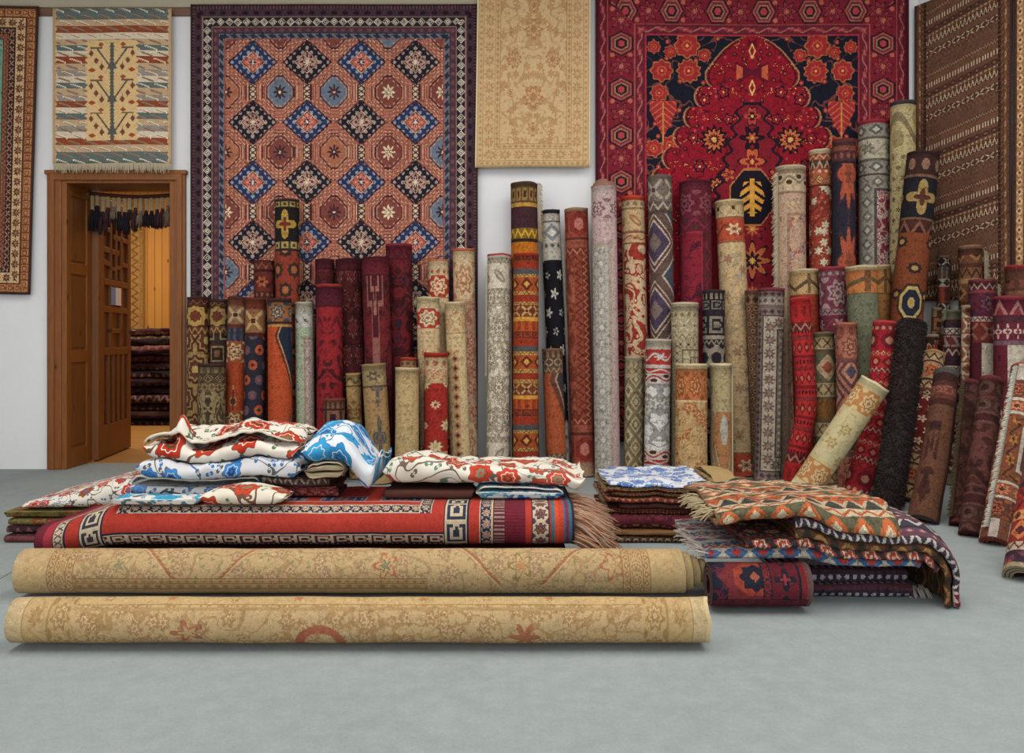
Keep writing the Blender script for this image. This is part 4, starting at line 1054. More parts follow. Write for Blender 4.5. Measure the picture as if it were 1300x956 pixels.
roll('short rust roll with a brown patterned band, in front of the black flowered roll', [(701.5, 443), 708], 29,
     RM(f_medal('9a4e30', 'dia', [(0, '7a5a4a'), (.25, '3a3438'), (.7, '9a7a5c'), (.78, '5c3a30')], .15, .42, .25, .12), [(3, '70503c'), (8, '5c4438', 'bar', '8e7458', S_, 7), (12, '54403a', 'x', '96805f', S_, 11), (8, '5c4438', 'zig', '927a5a', S_, 7)]), '70503c')
roll('short beige damask roll beside the white and red one', [(806, 453), 805], 27, RM(f_lattice('8c7d62', [(0, 'a89a7a'), (.3, '6e5f48'), (.5, '998a6c'), (.8, '6c5e48')], .1, .15, alt=[(0, '6c5e48'), (.35, 'a89a7a'), (.7, '75674e')]), [(5, 'a09478'), (8, '8a7c62', 'bar', 'a89a7c', S_, 6), (10, '9a8c6e', 'x', '6c5e48', S_, 9)], [(3, '998a6c')], H=1.0), 'a09478')
roll('white roll with a red scalloped border and grey flowers', [(836.5, 431), 834], 35,
     RM(f_floral('ccc8c2', '8a8680', 'c0bab0', '9a948c', '8e8a86', 7, big=.5, mirror=True), [(10, 'a89c88'), (3, 'b5aca0'), (18, 'a03430', 'vine', 'b5aaa0', 'b5aaa0', 26), (5, 'b0a8a0'), (6, '9e3634', 'zig', 'b5aca2', S_, 26), (12, 'b6aea4', 'scroll', 'a0403c', S_, 30)], H=1.0), 'aaa08e')
roll('short orange and beige roll with faded blossoms, rim showing', [(878.5, 462), 878], 42,
     RM(f_floral('b5966a', '9c5c3c', 'b58c5c', 'a5774c', 'a8875c', 9, big=.48), [(6, 'c2ac84'), (3, '9a6a44'), (34, 'a8693f', 'flo', '8e4a30', 'b58a58', 18), (3, 'c2ac84')], H=.95), 'c8b48c')
roll('short pale beige roll wound loosely with an open spiral top', [(916, 461), 917], 33,
     RM(f_medal(f_plain('ab9a76', '9c8c6c'), 'oct', [(0, 'a5a094'), (.3, 'a07048'), (.75, 'aaa088'), (.8, '9a7454')], .075, .33, -.15), [(5, 'b8a884'), (50, 'a5946f'), (4, 'ab9c7e')], H=1.0), 'c9bb98', turns=2.0, th=.009, gap=.016, flare=.06, tele=-.006, seam=1.9)
# ---- right hand group
roll('tan and olive roll with a cream band, behind the leaning cream roll', [(1045, 422), 1051], 30, RM(f_plain('80562f', '6e4a2a'), [(6, '6a5a44'), (14, 'a08c68', 'x', '6a563e', S_, 11), (4, '584a38'), (36, '59543f', 'dia', 'a58a6c', '8a4a38', 30), (16, 'a08c68', 'x', '6a563e', S_, 11), (4, '584a38')]), '6a5a44', zmax=5.62)
roll('dusty pink roll with a terracotta arch motif near its top', [(1075, 410), 1078], 30, RM(f_lattice('8a5a4c', [(0, '4a4450'), (.3, 'a5745c'), (.5, '5a3a3c'), (.7, '9c6450'), (.9, '4c3a40')], .22, .3), [(5, '9a5a4a'), (10, '90594a', 'bar', '7a4438', S_, 9), (26, '98614f', 'flo', '7a4438', 'a8785f', 24), (5, '6a4440')]), '9a5a4a', zmax=5.62)
roll('slim bright red roll sagging in an S curve', [(1015.5, 378), (1021, 450), (1024, 520), (1012, 580), 1005], 28,
     RM(f_bands([(.05, '9c2626', 'dot', '3a1a20', S_, .02), (.03, '8a1f24', 'zig', '5a3a34', S_, .03), (.09, 'a32a28', 'dia', '6a1c22', 'a5604a', .04), (.02, '6e1c22')]), [(4, 'a03030'), (26, '9a2424', 'dot', '70201f', S_, 9), (10, '55202a', 'zig', '9a6a50', S_, 10)]), 'a03030', zmax=5.6, crease=.07, lean=.06, ecc=.9)
roll('small red patterned roll just visible between the red and the black shaggy roll', [(1139, 462), 1124], 24, RM(f_grid('6a2a28', 'flo', [(0, 'b09a80'), (.3, '3a2228'), (.6, '7a342e')], .07, .08), [(6, '7a6a56')]), '5a2a26', zmax=5.5)
roll('bright red roll sagging to the left behind the leaning cream one', [(1125, 409), (1120, 480), (1110, 545), (1096, 595), 1085], 34,
     RM(f_bands([(.03, '9a2428', 'dia', 'b08068', S_, .03), (.07, 'a02a2c', 'oct', '6e1c24', 'b0684c', .07), (.03, '70202a', 'zig', 'b08a70', S_, .03), (.05, '9a262a', 'x', '5c1a24', S_, .05)]), [(4, 'a03234'), (8, '92262a', 'dot', 'b08a74', S_, 7), (20, '8a2028', 'oct', '641a22', 'a2705a', 20)]), 'a03234', zmax=5.35, crease=.09, lean=.1, ecc=.9)
# rolls stacked against the slanting right wall, back ones first
GR = 'rolled rugs crowded against the slanting right wall'
def BD(bands, k=KP): return f_bands([tuple([b[0]*k] + list(b[1:5]) + [x*k for x in b[5:6]]) for b in bands])
roll('slim roll banded black and white at the back of the right hand cluster', [(1199, 325), 1196], 18, RM(BD([(14, '2e2426', 'x', '9a8e80', '5a2c28', 12), (16, '4a3832', 'bar', '6a5a4c', S_, 5), (10, '8e8272', 'dia', '2c2426', S_, 9), (20, '7a3624', 'bar', '4a2a24', S_, 10)]), [(3, '5a4a40')]), '5a4a40', group=GR)
roll('tallest roll of the right cluster, brown with a shaggy cream fringe', [(1232, 313), 1236], 31, RM(BD([(22, '5e3e2a', 'dia', '8a5e3c', '3c2820', 18), (5, '4a2e24'), (14, '6e4a30', 'zig', '3c2822', S_, 10), (6, '8a6a4a')]), [(4, '7a5a44'), (8, '4e3024')]), '7a5a44', group=GR, fr=[(1, .02, .2, .03, 'a0947c')])
roll('brown roll with a red rim cut off by the right edge', [(1296, 338), 1300], 38, RM(BD([(30, '4e3026', 'sq', '6a3e30', '3a2622', 24), (5, '6e4a38'), (14, '5a3a2c', 'x', '7e5a44', '3c2622', 13)]), [(5, '7c2e2e'), (12, '55352a')]), '7c2e2e', group=GR)
roll('maroon roll with small white panels and a cream fringe at its upper right', [(1248, 356), 1247], 34,
     RM(BD([(14, '57222a', 'bar', 'a89c8c', '3a2026', 16), (30, '5a222c', 'flo', '38283c', '7a3a34', 30), (6, 'a09080', 'zig', '5a222c', S_, 6), (24, '6a2e2c', 'x', '8a5a48', '3a2024', 20), (48, '511e28', 'bar', 'b5aa98', '6a2a2e', 34)]), [(4, '6a3034'), (9, '57222a', 'zig', 'a08c7c', S_, 8), (3, '7a3a38')]), '6a3034', group=GR, fr=[(1, .02, .12, .02, 'b5ac98')])
roll('maroon roll with rows of little white trees and a white panel, by the right edge', [(1282, 377), 1284], 40,
     RM(BD([(30, '5e1f2c', 'flo5', 'a58a84', '7a3038', 14), (20, '541b27', 'dia', '8a3a40', '3c1c24', 18), (70, '5e222c', 'bar', 'b0a594', '7a3a34', 44)]), [(4, '7c3038'), (18, '5a1c28', 'tri', '9a6a64', '7a3038', 18), (8, '4a2630'), (20, '5e2430', 'flo4', 'b59a90', '6a2a34', 10), (5, '6a5058')]), '7c3038', group=GR)
roll('small roll banded maroon, black and white with olive fringe on top', [(1210, 394), 1207], 23, RM(BD([(10, '4a2228', 'zig', '9a8c80', S_, 8), (12, '35222a'), (8, 'a09384', 'x', '35222a', S_, 7), (16, '5a2a30', 's', '8a7468', S_, 12)]), [(12, '5c5644'), (4, '3a2426')]), '5c5644', group=GR, fr=[(-1, .0, .06, .03, '6e6a54'), (1, .0, .06, .03, '6e6a54')])
roll('thin cream and brown patterned roll between two maroon ones', [(1227, 388), 1224], 13, RM(BD([(14, 'a09078', 'dia', '6a4030', S_, 12), (20, '7a4a38', 'x', 'a89a84', '4a2a26', 12)]), [(3, '8a7a64')]), '8a7a64', group=GR)
roll('thin tan roll with rust blocks beside the rust and navy medallion roll', [(1190, 391), 1184], 15, RM(BD([(12, '8e7a5c', 'bar', '5a3a2c', S_, 10), (18, '5e3628', 'sq', '94603c', '3a2622', 14)]), [(3, '7a6a54')]), '7a6a54', group=GR)
roll('small dark roll with a red bird motif above the red flowered roll', [(1183, 425), 1172], 21, RM(f_medal('3e2a26', 'flo5', [(0, '8a3226'), (.7, '9a8a70'), (.8, '3e2a26')], .06, .2, .1), [(3, '8a7a64'), (4, '4a2e28')]), '8a7a64', group=GR)
def fur(o):
    rn_ = random.Random(4); me = o.data; V = [v.co.copy() for v in me.vertices]; N_ = [v.normal.copy() for v in me.vertices]; b = MB()
    big_ = [p for p in me.polygons if p.material_index == 0 and p.index % LAST_N2 < 34 and p.center.z < 9]
    rows = {}
    for p in big_: rows.setdefault(p.index // LAST_N2, []).append(p.center.copy())
    cen = {k: sum(v, Vector()) / len(v) for k, v in rows.items()}
    for k in range(6500):
        p = big_[rn_.randrange(len(big_))]
        q = V[p.vertices[0]].lerp(V[p.vertices[2]], rn_.random()).lerp(V[p.vertices[rn_.choice((1, 3))]], rn_.random() * .8)
        n = (p.center - cen[p.index // LAST_N2]).normalized()
        d = (n + Vector((rn_.uniform(-.7, .7), rn_.uniform(-.7, .7), rn_.uniform(-1.2, .1)))).normalized(); L = rn_.uniform(.012, .024)
        if q.z < .03: continue
        b.tube([q - n * .001, q + d * L * .6, q + d * L + Vector((0, 0, -.006))], .0034, .0014, 3)
    m = b.build('pile', plain('332927', wear=.35), None, smooth=True); m.parent = o
def mat_shag():
    g = Mat('dark_shag', coords='Object'); n = noise(g.obj, 38, 4, .7, 1.5); n2 = noise(g.obj, 8, 3)
    c = mix(n, '120e0e', '3e3532'); c = mix(n2 * .6, c, '2a2220')
    return g.done(c, rough=1, wear=.3, bump=1.0, bscale=95)
SH = roll('black brown shaggy roll leaning left', [(1159, 409), (1150, 480), (1138, 570), 1127], 33, lambda L: mat_shag(), '231d1c', group=GR, zfix=(4.72, 5.04), bump=.05, crease=.06)

fur(SH)
roll('cream roll with orange flower end bands, leaning far over in front of red rolls', [(1112, 487), (1066, 556), 1021], 40,
     RM(f_floral('b8aa82', '9c7c50', 'b8aa82', 'a3946a', 'a89a70', 6, big=.22, vw=.006), [(5, 'c0b48e'), (5, 'b5a67c'), (26, 'aa7446', 'flo', 'bfa67a', '96603c', 20), (5, 'b5a67c')], H='L', wear=.15, detail=.3), 'c4b890', zfix=(4.99, 4.90), lift=.052, bump=.02, seam=3.3)
roll('red roll with white star flowers and cream zigzag end bands, by the black shaggy roll', [(1187, 450), 1151], 29, RM(f_grid('64231f', 'flo5', [(0, 'a0603c'), (.28, 'b5a58c'), (.7, '3a2422'), (.8, '64231f')], .085, .075), [(4, '8a6a48'), (10, 'a58a64', 'zig', '4a2c24', S_, 9), (3, '4a2c24'), (22, '8e7a5c', 'flo', 'a85a34', '4a3028', 20), (3, '4a2c24'), (10, 'a58a64', 'zig', '4a2c24', S_, 9), (3, '6a3a2c')], [(7, '55302a', 'dia', '9a8a70', S_, 10)], W=.30, u_off=.03), '8a6a48', group=GR, zfix=(4.96, 5.38), crease=.03)
roll('brown velvety roll with a grey rim, slumped and wider at its foot', [(1202, 474), (1192, 560), 1172], 36, RM(f_arab('3c211b', '58382b', '2e1919', 5, .05), [(7, '484440'), (10, '311c19'), (6, '442621')], [(10, '613629', 'flo', '7b5040', '48231c', 18), (6, '542e24'), (8, '3b2019'), (10, '543626')], W=.42, H=1.2, u_off=.06), '484440', group=GR, zfix=(4.38, 4.84), rend=(.95, 1.12), crease=.08)
roll('narrow dark maroon roll with a dark gold fringe down its left side', [(1234, 487), 1218], 26, RM(f_arab('381e18', '442820', '281313', 9, .05), [(4, '542424'), (14, '311719', 'oct', '482928', S_, 14)]), '542424', group=GR, zfix=(4.30, 4.74), fr=[(-1, .02, .98, .035, '493b29')])
roll('maroon brown roll with faint vertical guard stripes, right of the narrow maroon one', [(1260, 484), 1234], 33, RM(f_arab('3c211c', '54302b', '2c1816', 8, .06), [(4, '582929'), (20, '371a18', 'oct', '4b3028', '2c1816', 18), (3, '4b2b28')], [(14, '3c231e', 'oct', '4d362e', '2e1618', 16), (3, '543430'), (8, '381a18'), (3, '543430')], W=.44, H=.97, u_off=.06), '582929', group=GR, zfix=(4.08, 4.5), crease=.03)
roll('rust and brown roll with a thick white fringe down its left side', [(1303, 470), 1264], 38, RM(f_grid('5e3422', 'dia', [(0, '8e5630'), (.3, '3e2620'), (.6, '7a4428')], .06, .07), [(22, '6a4030', 'bar', 'a0968a', '7a4a34', 16), (20, '54342a', 'flo', '8a4a30', '3a2422', 18), (3, 'a59a8c')], [(12, '7a4432', 'ros', 'a86a4c', '4a2a24', 15), (3, 'a09688'), (12, '6a3e28', 'vine', '94602e', '3c2620', 22), (3, 'a09688'), (6, '55382e')], W=.36, H=1.02, u_off=-.03), '8a4438', group=GR, zfix=(3.92, 4.4), fr=[(-1, .03, .96, .035, 'b5b0a2')], crease=.03)
roll('roll cut off by the right edge, in red, purple and black bands', [(1335, 560), 1302], 54, RM(BD([(26, '7a2a24', 'dia', 'a8643c', '4a2028', 24), (10, '9a8c78', 'zig', '5a2a24', S_, 9), (40, '35222c', 'flo', '5a3440', '8a3a34', 34), (30, '8a2c24', 'x', '5a1e20', 'b06a44', 24), (12, 'b0784a', 'dia', '5a2a22', S_, 10)], .0042), [(4, '8a7a64')]), '8a7a64', group=GR, zfix=(3.34, 3.75), crease=.04)
# ------------------------------------------------------------------ things lying on the floor
def flat_roll(label, x0, x1, y, z, r, mats, tele=0, front=(0, -.85, .5), name='rolled_rug', group=None, **kw):
    return make_roll(name, label, [(x1, y, z), (x0, y, z)], r, mats, front=front, flip=-1, tele=tele, group=group, **kw)
def mat_beige_roll(L, kind):
    g = Mat('beige_floor_roll', .0035); u, v = g.u, g.v                       # u round the roll, v from its right end
    if kind == 0:                                                             # front roll: worn tan with soft borders
        col = f_floral('b0966e', '94724e', 'b89e78', 'a08260', '98764e', 15, big=.38, vw=.028)(u, v)
        p, i = cell(v, .19); q = (u - .062) / .022; r = flo(p * 4.2, q, 6, .2)
        s = fr(i * .5) > .25
        col = mix((ab(u - .062) < .028), col, 'b29668'); col = mix((r < .8) * (ab(u - .062) < .026), col, '9a7850'); col = mix((r < .4) * (ab(u - .062) < .026), col, mix(s, 'a8583a', 'bfa27a'))
        for a in (.032, .092): col = mix(near(u, a, .0022), col, '8e7048')
        col = mix(near(u, .02, .006), col, '9c7e54')
        lo = u < .016
        pw = ((v - 1.16) / .075); rr = hyp(pw, (u + .085) / .06); col = mix(between(rr, .62, 1.0) * lo, col, '94483a')
        for vv in (1.55, 1.95): 
            pw = (v - vv) / .06; rr = flo(pw, (u + .045) / .04, 5, .35); col = mix((rr < .9) * lo, col, '8f5240'); col = mix((rr < .5) * lo, col, 'a88c62')
        pw = (v - .55) / .05; rr = flo(pw, (u + .06) / .05, 6, .3); col = mix((rr < .9), col, '96553f')
        e = mn(v, L - v)
        col = border(col, e, u, [(.05, 'b7a27c'), (.004, '94774e'), (.07, 'b0956a', 'vine', '97794f', 'a5865a', .11), (.004, '94774e'), (.07, 'ae9266', 'flo', '8e7048', 'b89c72', .1), (.003, '94774e')])
    else:
        col = f_floral('ae946c', '94745a', 'b49c76', '807c5a', '9a7c5a', 12, big=.36, vw=.02)(u, v)
        # saw edged lines slanting across, two on each side of a palmette
        for (v0, sl) in ((.42, 1.0), (.72, -1.0), (1.58, 1.0), (1.86, -1.0)):
            t = (v - v0) + (u - .02) * sl * .95
            z = t + (fr(u / .014) * .012) * sl
            col = mix(near(z, 0, .011) * (ab(u - .02) < .085), col, '8e5642'); col = mix(near(t, -.014 * sl, .0045), col, 'b59a70')
        for (v0, c1, c2) in ((.57, '7c6a44', 'a8784e'), (1.05, '9a5440', '6e6c54'), (.25, '9a5a42', 'b0946a'), (2.0, '8c7a56', '7c7a5a')):
            r = flo((v - v0) / .05, (u - .0) / .06, 5, .3); col = mix(r < .95, col, c1); col = mix(r < .7, col, 'b1966c'); col = mix(r < .42, col, c2)
        # border along the foot on the left part and the two ends
        b2 = u + .088
        col = mix(between(u, -.2, -.045) * (v > .9), col, 'a5885e')
        for a in (-.045, -.062, -.084): col = mix(near(u, a, .0022) * (v > .9), col, '86603f')
        p, i = cell(v, .03); col = mix((dia(p, (u + .054) / .006) < .8) * (v > .9), col, '86603f'); p, i = cell(v, .04); col = mix((hyp(p, (u + .073) / .012) < .6) * (v > .9), col, '8e6a48')
        e = mn(v, L - v)
        col = border(col, e, u, [(.03, 'b39b74'), (.09, 'b0966c'), (.003, '86603f'), (.022, 'ad9065', 'dia', '86603f', 'b39b74', .03), (.003, '86603f'), (.04, 'ad9065', 'flo', '8a6848', 'b59c74', .05), (.003, '86603f'), (.022, 'ad9065', 'dia', '86603f', 'b39b74', .03), (.003, '86603f')])
    col = mix(noise(vec(u * 60, v * 3), 1.5, 3) * .45, col, '9c8058')
    return g.done(col, wear=.2, bump=.5, bscale=330, detail=.4)
xa, xb = -1.505, .588
flat_roll('long beige rolled carpet lying nearest the viewer on the bare floor', xa, xb, 2.63, .0765, .0742, [mat_beige_roll(xb - xa, 0), plain('b8a37c')], th=.012, turns=3.4, seam=3.4, bump=.035, seed=61, nl=40, group='beige carpets rolled on the floor', edge_noise=.01)
xa, xb = -1.775, .60
o, ax, ln = flat_roll('long beige rolled carpet behind the front one, its spiral end pushed out like a cone', xa, xb, 3.15, .087, .0855, [mat_beige_roll(xb - xa, 1), plain('ad9668')], th=.009, gap=.0032, turns=4.6, tele=.029, seam=3.3, bump=.03, seed=64, nl=44, group='beige carpets rolled on the floor')
tb = MB()
for a in (0, .5, 1.1): tb.tube([(.722, 3.145, .06), (.735, 3.14 - .004 * a, .045), (.735 + .004 * a, 3.135, .026)], .0035, .006, 5)
tb.build('tassel', plain('b5b0a4'), o, smooth=True)
def mat_darkred():
    g = Mat('navy_red_medallion_roll', .0045); u, v = g.u, g.v
    col = f_arab('20212f', '5c2230', '20212f', 13, .03, None, mirror=False)(u, v)
    r = octa((v - .19) / .085, (u - .01) / .075); st = star8((v - .19) / .1, (u - .01) / .09)
    col = mix(st < .92, col, '6a2a2c'); col = mix(r < .82, col, '8a3a2c'); col = mix(star8((v - .19) / .05, (u - .01) / .045) < .8, col, '1f1f2b'); col = mix(dia((v - .19) / .03, (u - .01) / .03) < .6, col, '8a4a38')
    col = border(col, v, u, [(.018, '5e3a3a'), (.02, '6a2024'), (.006, '1c1c26'), (.09, '561c24', 'flo4', '1d1c26', '7a2c2e', .085), (.006, '1c1c26'), (.022, '6e2226', 'x', '20202a', S_, .02), (.006, '1c1c26')])
    col = border(col, u + .098, v, [(.03, '561c24', 'x', '2a2028', S_, .03), (.006, '1c1c26')])
    return g.done(col, wear=.25, bump=.35, detail=.6)
flat_roll('short dark red and navy roll lying under the end of the kilim heap', .675, 1.012, 2.985, .084, .0815, [mat_darkred(), plain('54403c')], th=.012, turns=3.2, seam=3.3, seed=65, bump=.02, group='rolled rugs lying on the floor')

# ------------------------------------------------------------------ red bordered carpet folded flat on its base
def stadium(yc, zc, h, flat, turns, pitch, n=14):
    """flattened spiral: outermost turn first; starts low at the front"""
    pts = []; r = h / 2
    for t in range(turns):
        rr = r - pitch * t; nx_ = r - pitch * (t + 1)
        f = flat
        for i in range(n + 1):                                  # front nose, bottom to top
            a = PI * 1.5 - PI * i / n; pts.append((yc - f / 2 + rr * math.cos(a), zc + rr * math.sin(a)))
        for i in range(1, 8): pts.append((yc - f / 2 + f * i / 8, zc + rr))
        for i in range(n + 1):                                  # back nose, top to bottom, tightening
            a = PI / 2 - PI * i / n; q = rr + (nx_ - rr) * i / n; pts.append((yc + f / 2 + q * math.cos(a), zc + q * math.sin(a)))
        for i in range(1, 8): pts.append((yc + f / 2 - f * i / 8, zc - nx_))
    return pts
XR0, XR1 = wx(34, 3.26), wx(731, 3.26)
def carpet_warp(p):
    x, y, z = p
    e = min(1, max(0, (x - XR0) / .35)); e = e * e * (3 - 2 * e)
    dz = (.012 * nz(x * 1.6, y * 1.2, 3) + .006 * nz(x * 6, y * 4, 8)) * min(1, z / .1)
    z = z * (.72 + .28 * e) - abs(dz) * .7 
    y = y + .018 * nz(x * 1.4, 2.2, 5) + .006 * nz(x * 9, z * 8, 5) - .008 * math.exp(-((x - wx(667, 3.26)) / .03) ** 2)
    return (x, y, z)
def mat_redcarpet(L):
    g = Mat('red_bordered_carpet', .004); u, v = g.u, g.v
    k = 3.26 / F
    vb = v - .03                                            # arc distance from the rug's long edge at the foot of the front
    red, navy, cream, plum = 'a0352a', '26283c', 'b5a389', '5a1e2a'
    col = ramp(noise(vec(u, v), 5, 2), [(0, '982f26'), (.5, 'a5372c')], 'LINEAR')
    p, i = cell(u, .24); q = (vb - .30) / .05
    pan = (ab(p) < .78) * (ab(q) < 1); col = mix(pan, col, '8c7c80'); col = mix((ab(p) < .70) * (ab(q) < .84), col, '38344a'); r = flo(p * 2.0, q * .9, 5, .4); col = mix(pan * (r < .7), col, '94483c'); col = mix(pan * between(fr(u / .03), .3, .6) * (ab(q) < .5) * (r > .7), col, '8c8494')
    uL, uR = (g.u + L / 2) / k, (L / 2 - g.u) / k            # photo pixels from either end
    R_ = [(32, red, None), (2, navy), (20, cream, 'flo', '4a3a44', '8a5a48', 18), (2, navy), (7, red), (28, '66202a', 'bar', '56182a', S_, 4), (14, '56222e', 'bar', '8a7468', S_, 5), (2, cream), (14, navy, 'flo', '9a8c7c', '94503c', 14), (2, cream), (13, red), (2, navy), (29, cream, 'hook', '2c3444', S_, 30), (2, navy), (16, red), (2, 'b0a08c'), (13, navy, 'flo', 'a89a84', '8a4a3c', 13), (2, 'b0a08c')]
    LB = [(12, '6a242e', 'bar', '55202a', S_, 4), (12, '94303a'), (2, navy), (12, cream, 'x', '4a3a44', S_, 11), (2, navy), (18, red), (2, navy), (27, cream, 'hook', '34343f', S_, 28), (2, navy), (15, red), (2, 'b0a08c'), (12, navy, 'flo', 'a89a84', '8a4a3c', 13), (2, 'b0a08c')]
    VB = [(3, '3a2a30', 'bar', 'a0907c', S_, 7), (16, cream, 'hook', '4a2a34', S_, 24), (2, navy), (23, red), (2, 'b0a08c'), (12, navy, 'flo', 'a89a84', '9a5a40', 13), (2, 'b0a08c'), (20, red), (2, 'b0a08c')]
    vv = v / k - 11
    inner = border(col, vv, u / k, VB)
    end = mn(uR - 170, uL - 95)
    inner2 = border(inner, mn(uR - sum(b[0] for b in R_[:14]), uL - sum(b[0] for b in LB[:9])) , v / k, R_[14:], dmask=(vv > 44))
    col = border(inner2, uR, v / k, R_[:14]); col = border(col, uL, v / k, LB[:9])
    st = (uR < 32); sc_ = ramp(uR / 32, [(0, '2c2430'), (.08, '3a5a68'), (.2, '6a2a48'), (.34, '3a5a68'), (.42, 'a83a28'), (.62, 'b8442c'), (.8, '3c6470'), (.92, '8a3a30')])
    col = mix(st, col, sc_)
    return g.done(col, wear=.25, bump=.6, bscale=240, detail=.35)
low = sheet_mesh('folded_rug', fold_path(3.31, 3.80, .002, 4, .029, .022, seed=3), XR0 + .03, XR1 - .03, .022, [plain('5a2428'), plain('4a2024')], nx=30, warp=carpet_warp, origin=(0, 3.5, 0))
tag(low, 'dark maroon folded rug underneath the red bordered carpet', 'folded rug')
ZL = .136
rc = sheet_mesh('folded_carpet', stadium(3.575, ZL + .078, .142, .40, 3, .019), XR0, XR1, .013, [mat_redcarpet(XR1 - XR0), plain('7a2a2c')], nx=120, warp=carpet_warp, origin=(0, 3.53, ZL), endshift=lambda a, t: (t * .05 * (1 if a < .5 else -1) * (a < .02 or a > .98)))
tag(rc, 'bright red carpet with navy borders folded flat behind the beige rolls', 'folded carpet')
rn = random.Random(5); roots, dirs = [], []
for i in range(520):
    z = ZL + rn.uniform(.0, .14); y = 3.33 + rn.uniform(0, .40)
    roots.append((XR1 - .012, y + (.03 if abs(z - ZL - .07) > .05 else 0), z)); dirs.append((1, rn.uniform(-.7, .2), rn.uniform(-.25, .25)))
fringe_mesh('fringe', roots, dirs, .155, plain('b08a72'), rc, r=.0032, droop=.45, curl=.45, seed=4)
for f_, n_, c_ in (('fringe', 160, 'b5683f'), ('fringe', 90, 'bba894')):
    fringe_mesh(f_, [roots[i] for i in range(0, n_ * 3, 3)], [dirs[i] for i in range(0, n_ * 3, 3)], .15, plain(c_), rc, r=.0034, droop=.7, curl=.6, seed=n_)

# ------------------------------------------------------------------ embroidered cloths
def suz(name, bg, cols, leaf, vine, sc=7.5, ctr='3a2a24', seed=0.0, stripe=None, big=.42):
    g = Mat(name); V = vec(g.u + seed, g.v + seed * 1.7)
    W_ = noise(V, 5, 2); 
    us, vs = g.u + seed, g.v + seed * 1.7
    n = noise(V, sc * .55, 1.5, .5, .8)
    col = mix(near(n, .5, .010), bg, vine); col = mix(near(n, .60, .006), col, leaf)
    r2, c2, g2, _ = blossoms(V, us, vs, sc * 2.3, .9, 2, .42)
    col = mix((r2 < .34) * (c2 > .3), col, mix(g2 > .5, leaf, vine)); col = mix((r2 < .12) * (c2 > .3), col, bg)
    r, cr, cg, cb = blossoms(V, us, vs, sc, .8, 7, .10)
    ok = cr > .2
    col = mix((r < big * 1.10) * ok, col, vine); col = mix((r < big * 1.04) * ok, col, mix(cg > .5, cols[0], cols[1]))
    col = mix(between(r, big * .58, big * .66) * ok, col, mix(cb > .6, bg, ctr)); col = mix((r < big * .40) * ok, col, mix(cb > .4, ctr, leaf)); col = mix((r < big * .18) * ok, col, cols[0])
    if stripe: col = mix(near(fr(g.v * 9.0), .5, .16) * (noise(V, 3, 1) > .52), col, stripe)
    return g.done(col, wear=.08, bump=.15, bscale=500, rough=.85)
WHT = 'd2cabd'
def heapfield(x, y): return .055 * nz(x * 3.1, y * 3.2, 1.3) +   .026 * nz(x * 8.3, y * 6.1, 4.1) + .012 * (abs(nz(x * 13 + y * 5, y * 9, 2.9)) * 2 - .6)
def softwarp(h0, seed, amp=.012, xprof=None, peaks=(), x0=0, x1=1, yamp=.02, fall=None, Z0=None, hh=.1, rnd=0.0):
    Z = h0 if Z0 is None else Z0; A = amp / .012
    zm = h0 + hh * .5
    def w(p):
        x, y, z = p; k = max(0.0, min(1.0, (z - h0) / .06))
        a = (x - x0) / (x1 - x0)
        s = xprof(a) if xprof else 1.0
        zz = h0 + (z - h0) * s
        if fall:
            t_ = max(0.0, (a - fall[0]) / (1 - fall[0])); zz -= fall[1] * t_ * t_ * (3 - 2 * min(1, t_))
        if rnd:                                             # soft closed ends, as a cloth folded in from the side
            for d in ((x - x0), (x1 - x)):
                if d < rnd:
                    q = max(0.0, 1 - d / rnd); zz = zm + (zz - zm) * math.sqrt(max(0.06, 1 - q * q))
        for (xp, yp, hp, wd_, sh) in peaks:
            gq = math.exp(-((x - xp) / wd_) ** 2 - ((y - yp) / (wd_ * 1.6)) ** 2) * k
            zz += hp * gq; x = x + sh * gq
        kz = min(1, max(0, (z - Z) / .05))
        yy = y + (yamp * nz(x * 4.5, z * 9, 6.1) + yamp * .8 * nz(x * 12, z * 20, 1.1)) * kz
        xx = x + (.010 * nz(y * 9, z * 22, .5)) * kz
        zz += max(0.0, zz - Z) / .25 * A * heapfield(xx, yy)
        return (xx, yy, zz)
    return w
def cloth(name, label, cat, px0, px1, y0, y1, z0, h, mats, strokes=2, th=.006, seed=1, nose=1.0, group=None, yref=None, ragged=.02, nx=70, **kw):
    yr = yref or y0; x0, x1 = wx(px0, yr), wx(px1, yr)
    lay = (h - th) / (strokes - 1)
    w = softwarp(z0, seed, x0=x0, x1=x1, hh=h, **kw)
    o = sheet_mesh(name, fold_path(y0, y1, z0, strokes, lay, th, ragged, seed, nose), x0, x1, th, mats, nx=nx, warp=w, origin=((x0 + x1) / 2, (y0 + y1) / 2, z0), uvo=(seed * .37, seed * .21),
                   endshift=lambda a, t: (.018 * nz(t * 6 + seed, a * 3) if (a < .03 or a > .97) else 0))
    tag(o, label, cat, group); return o
GS = 'embroidered cloths heaped on the red carpet'
s_red = suz('poppy_cloth', WHT, ('b23a24', 'a8301c'), '4a6a4c', '6a4a3a', 7.5, '4c3a24')
s_blue = suz('blue_flower_cloth', 'c4c4c6', ('2f62a0', '3a78b4'), '3a6aa0', '55585e', 9, '24406a', .7, big=.33)
s_white = suz('white_blue_line_cloth', 'cac8c6', ('4a7cb4', 'c4c4c8'), '4a6e9c', '4a5058', 8, '8a8a94', 1.7, big=.24)
s_turq = suz('turquoise_flower_cloth', 'd0ccc4', ('2f8aae', '3a9ac0'), '4a8aa0', '5a6a70', 7, '2a5a80', 2.9, big=.36)
s_small = suz('small_poppy_cloth', 'cdc6ba', ('b03a28', '8a4a28'), '3f5a86', '5a4a40', 13, '5a3a20', 3.3, big=.42)
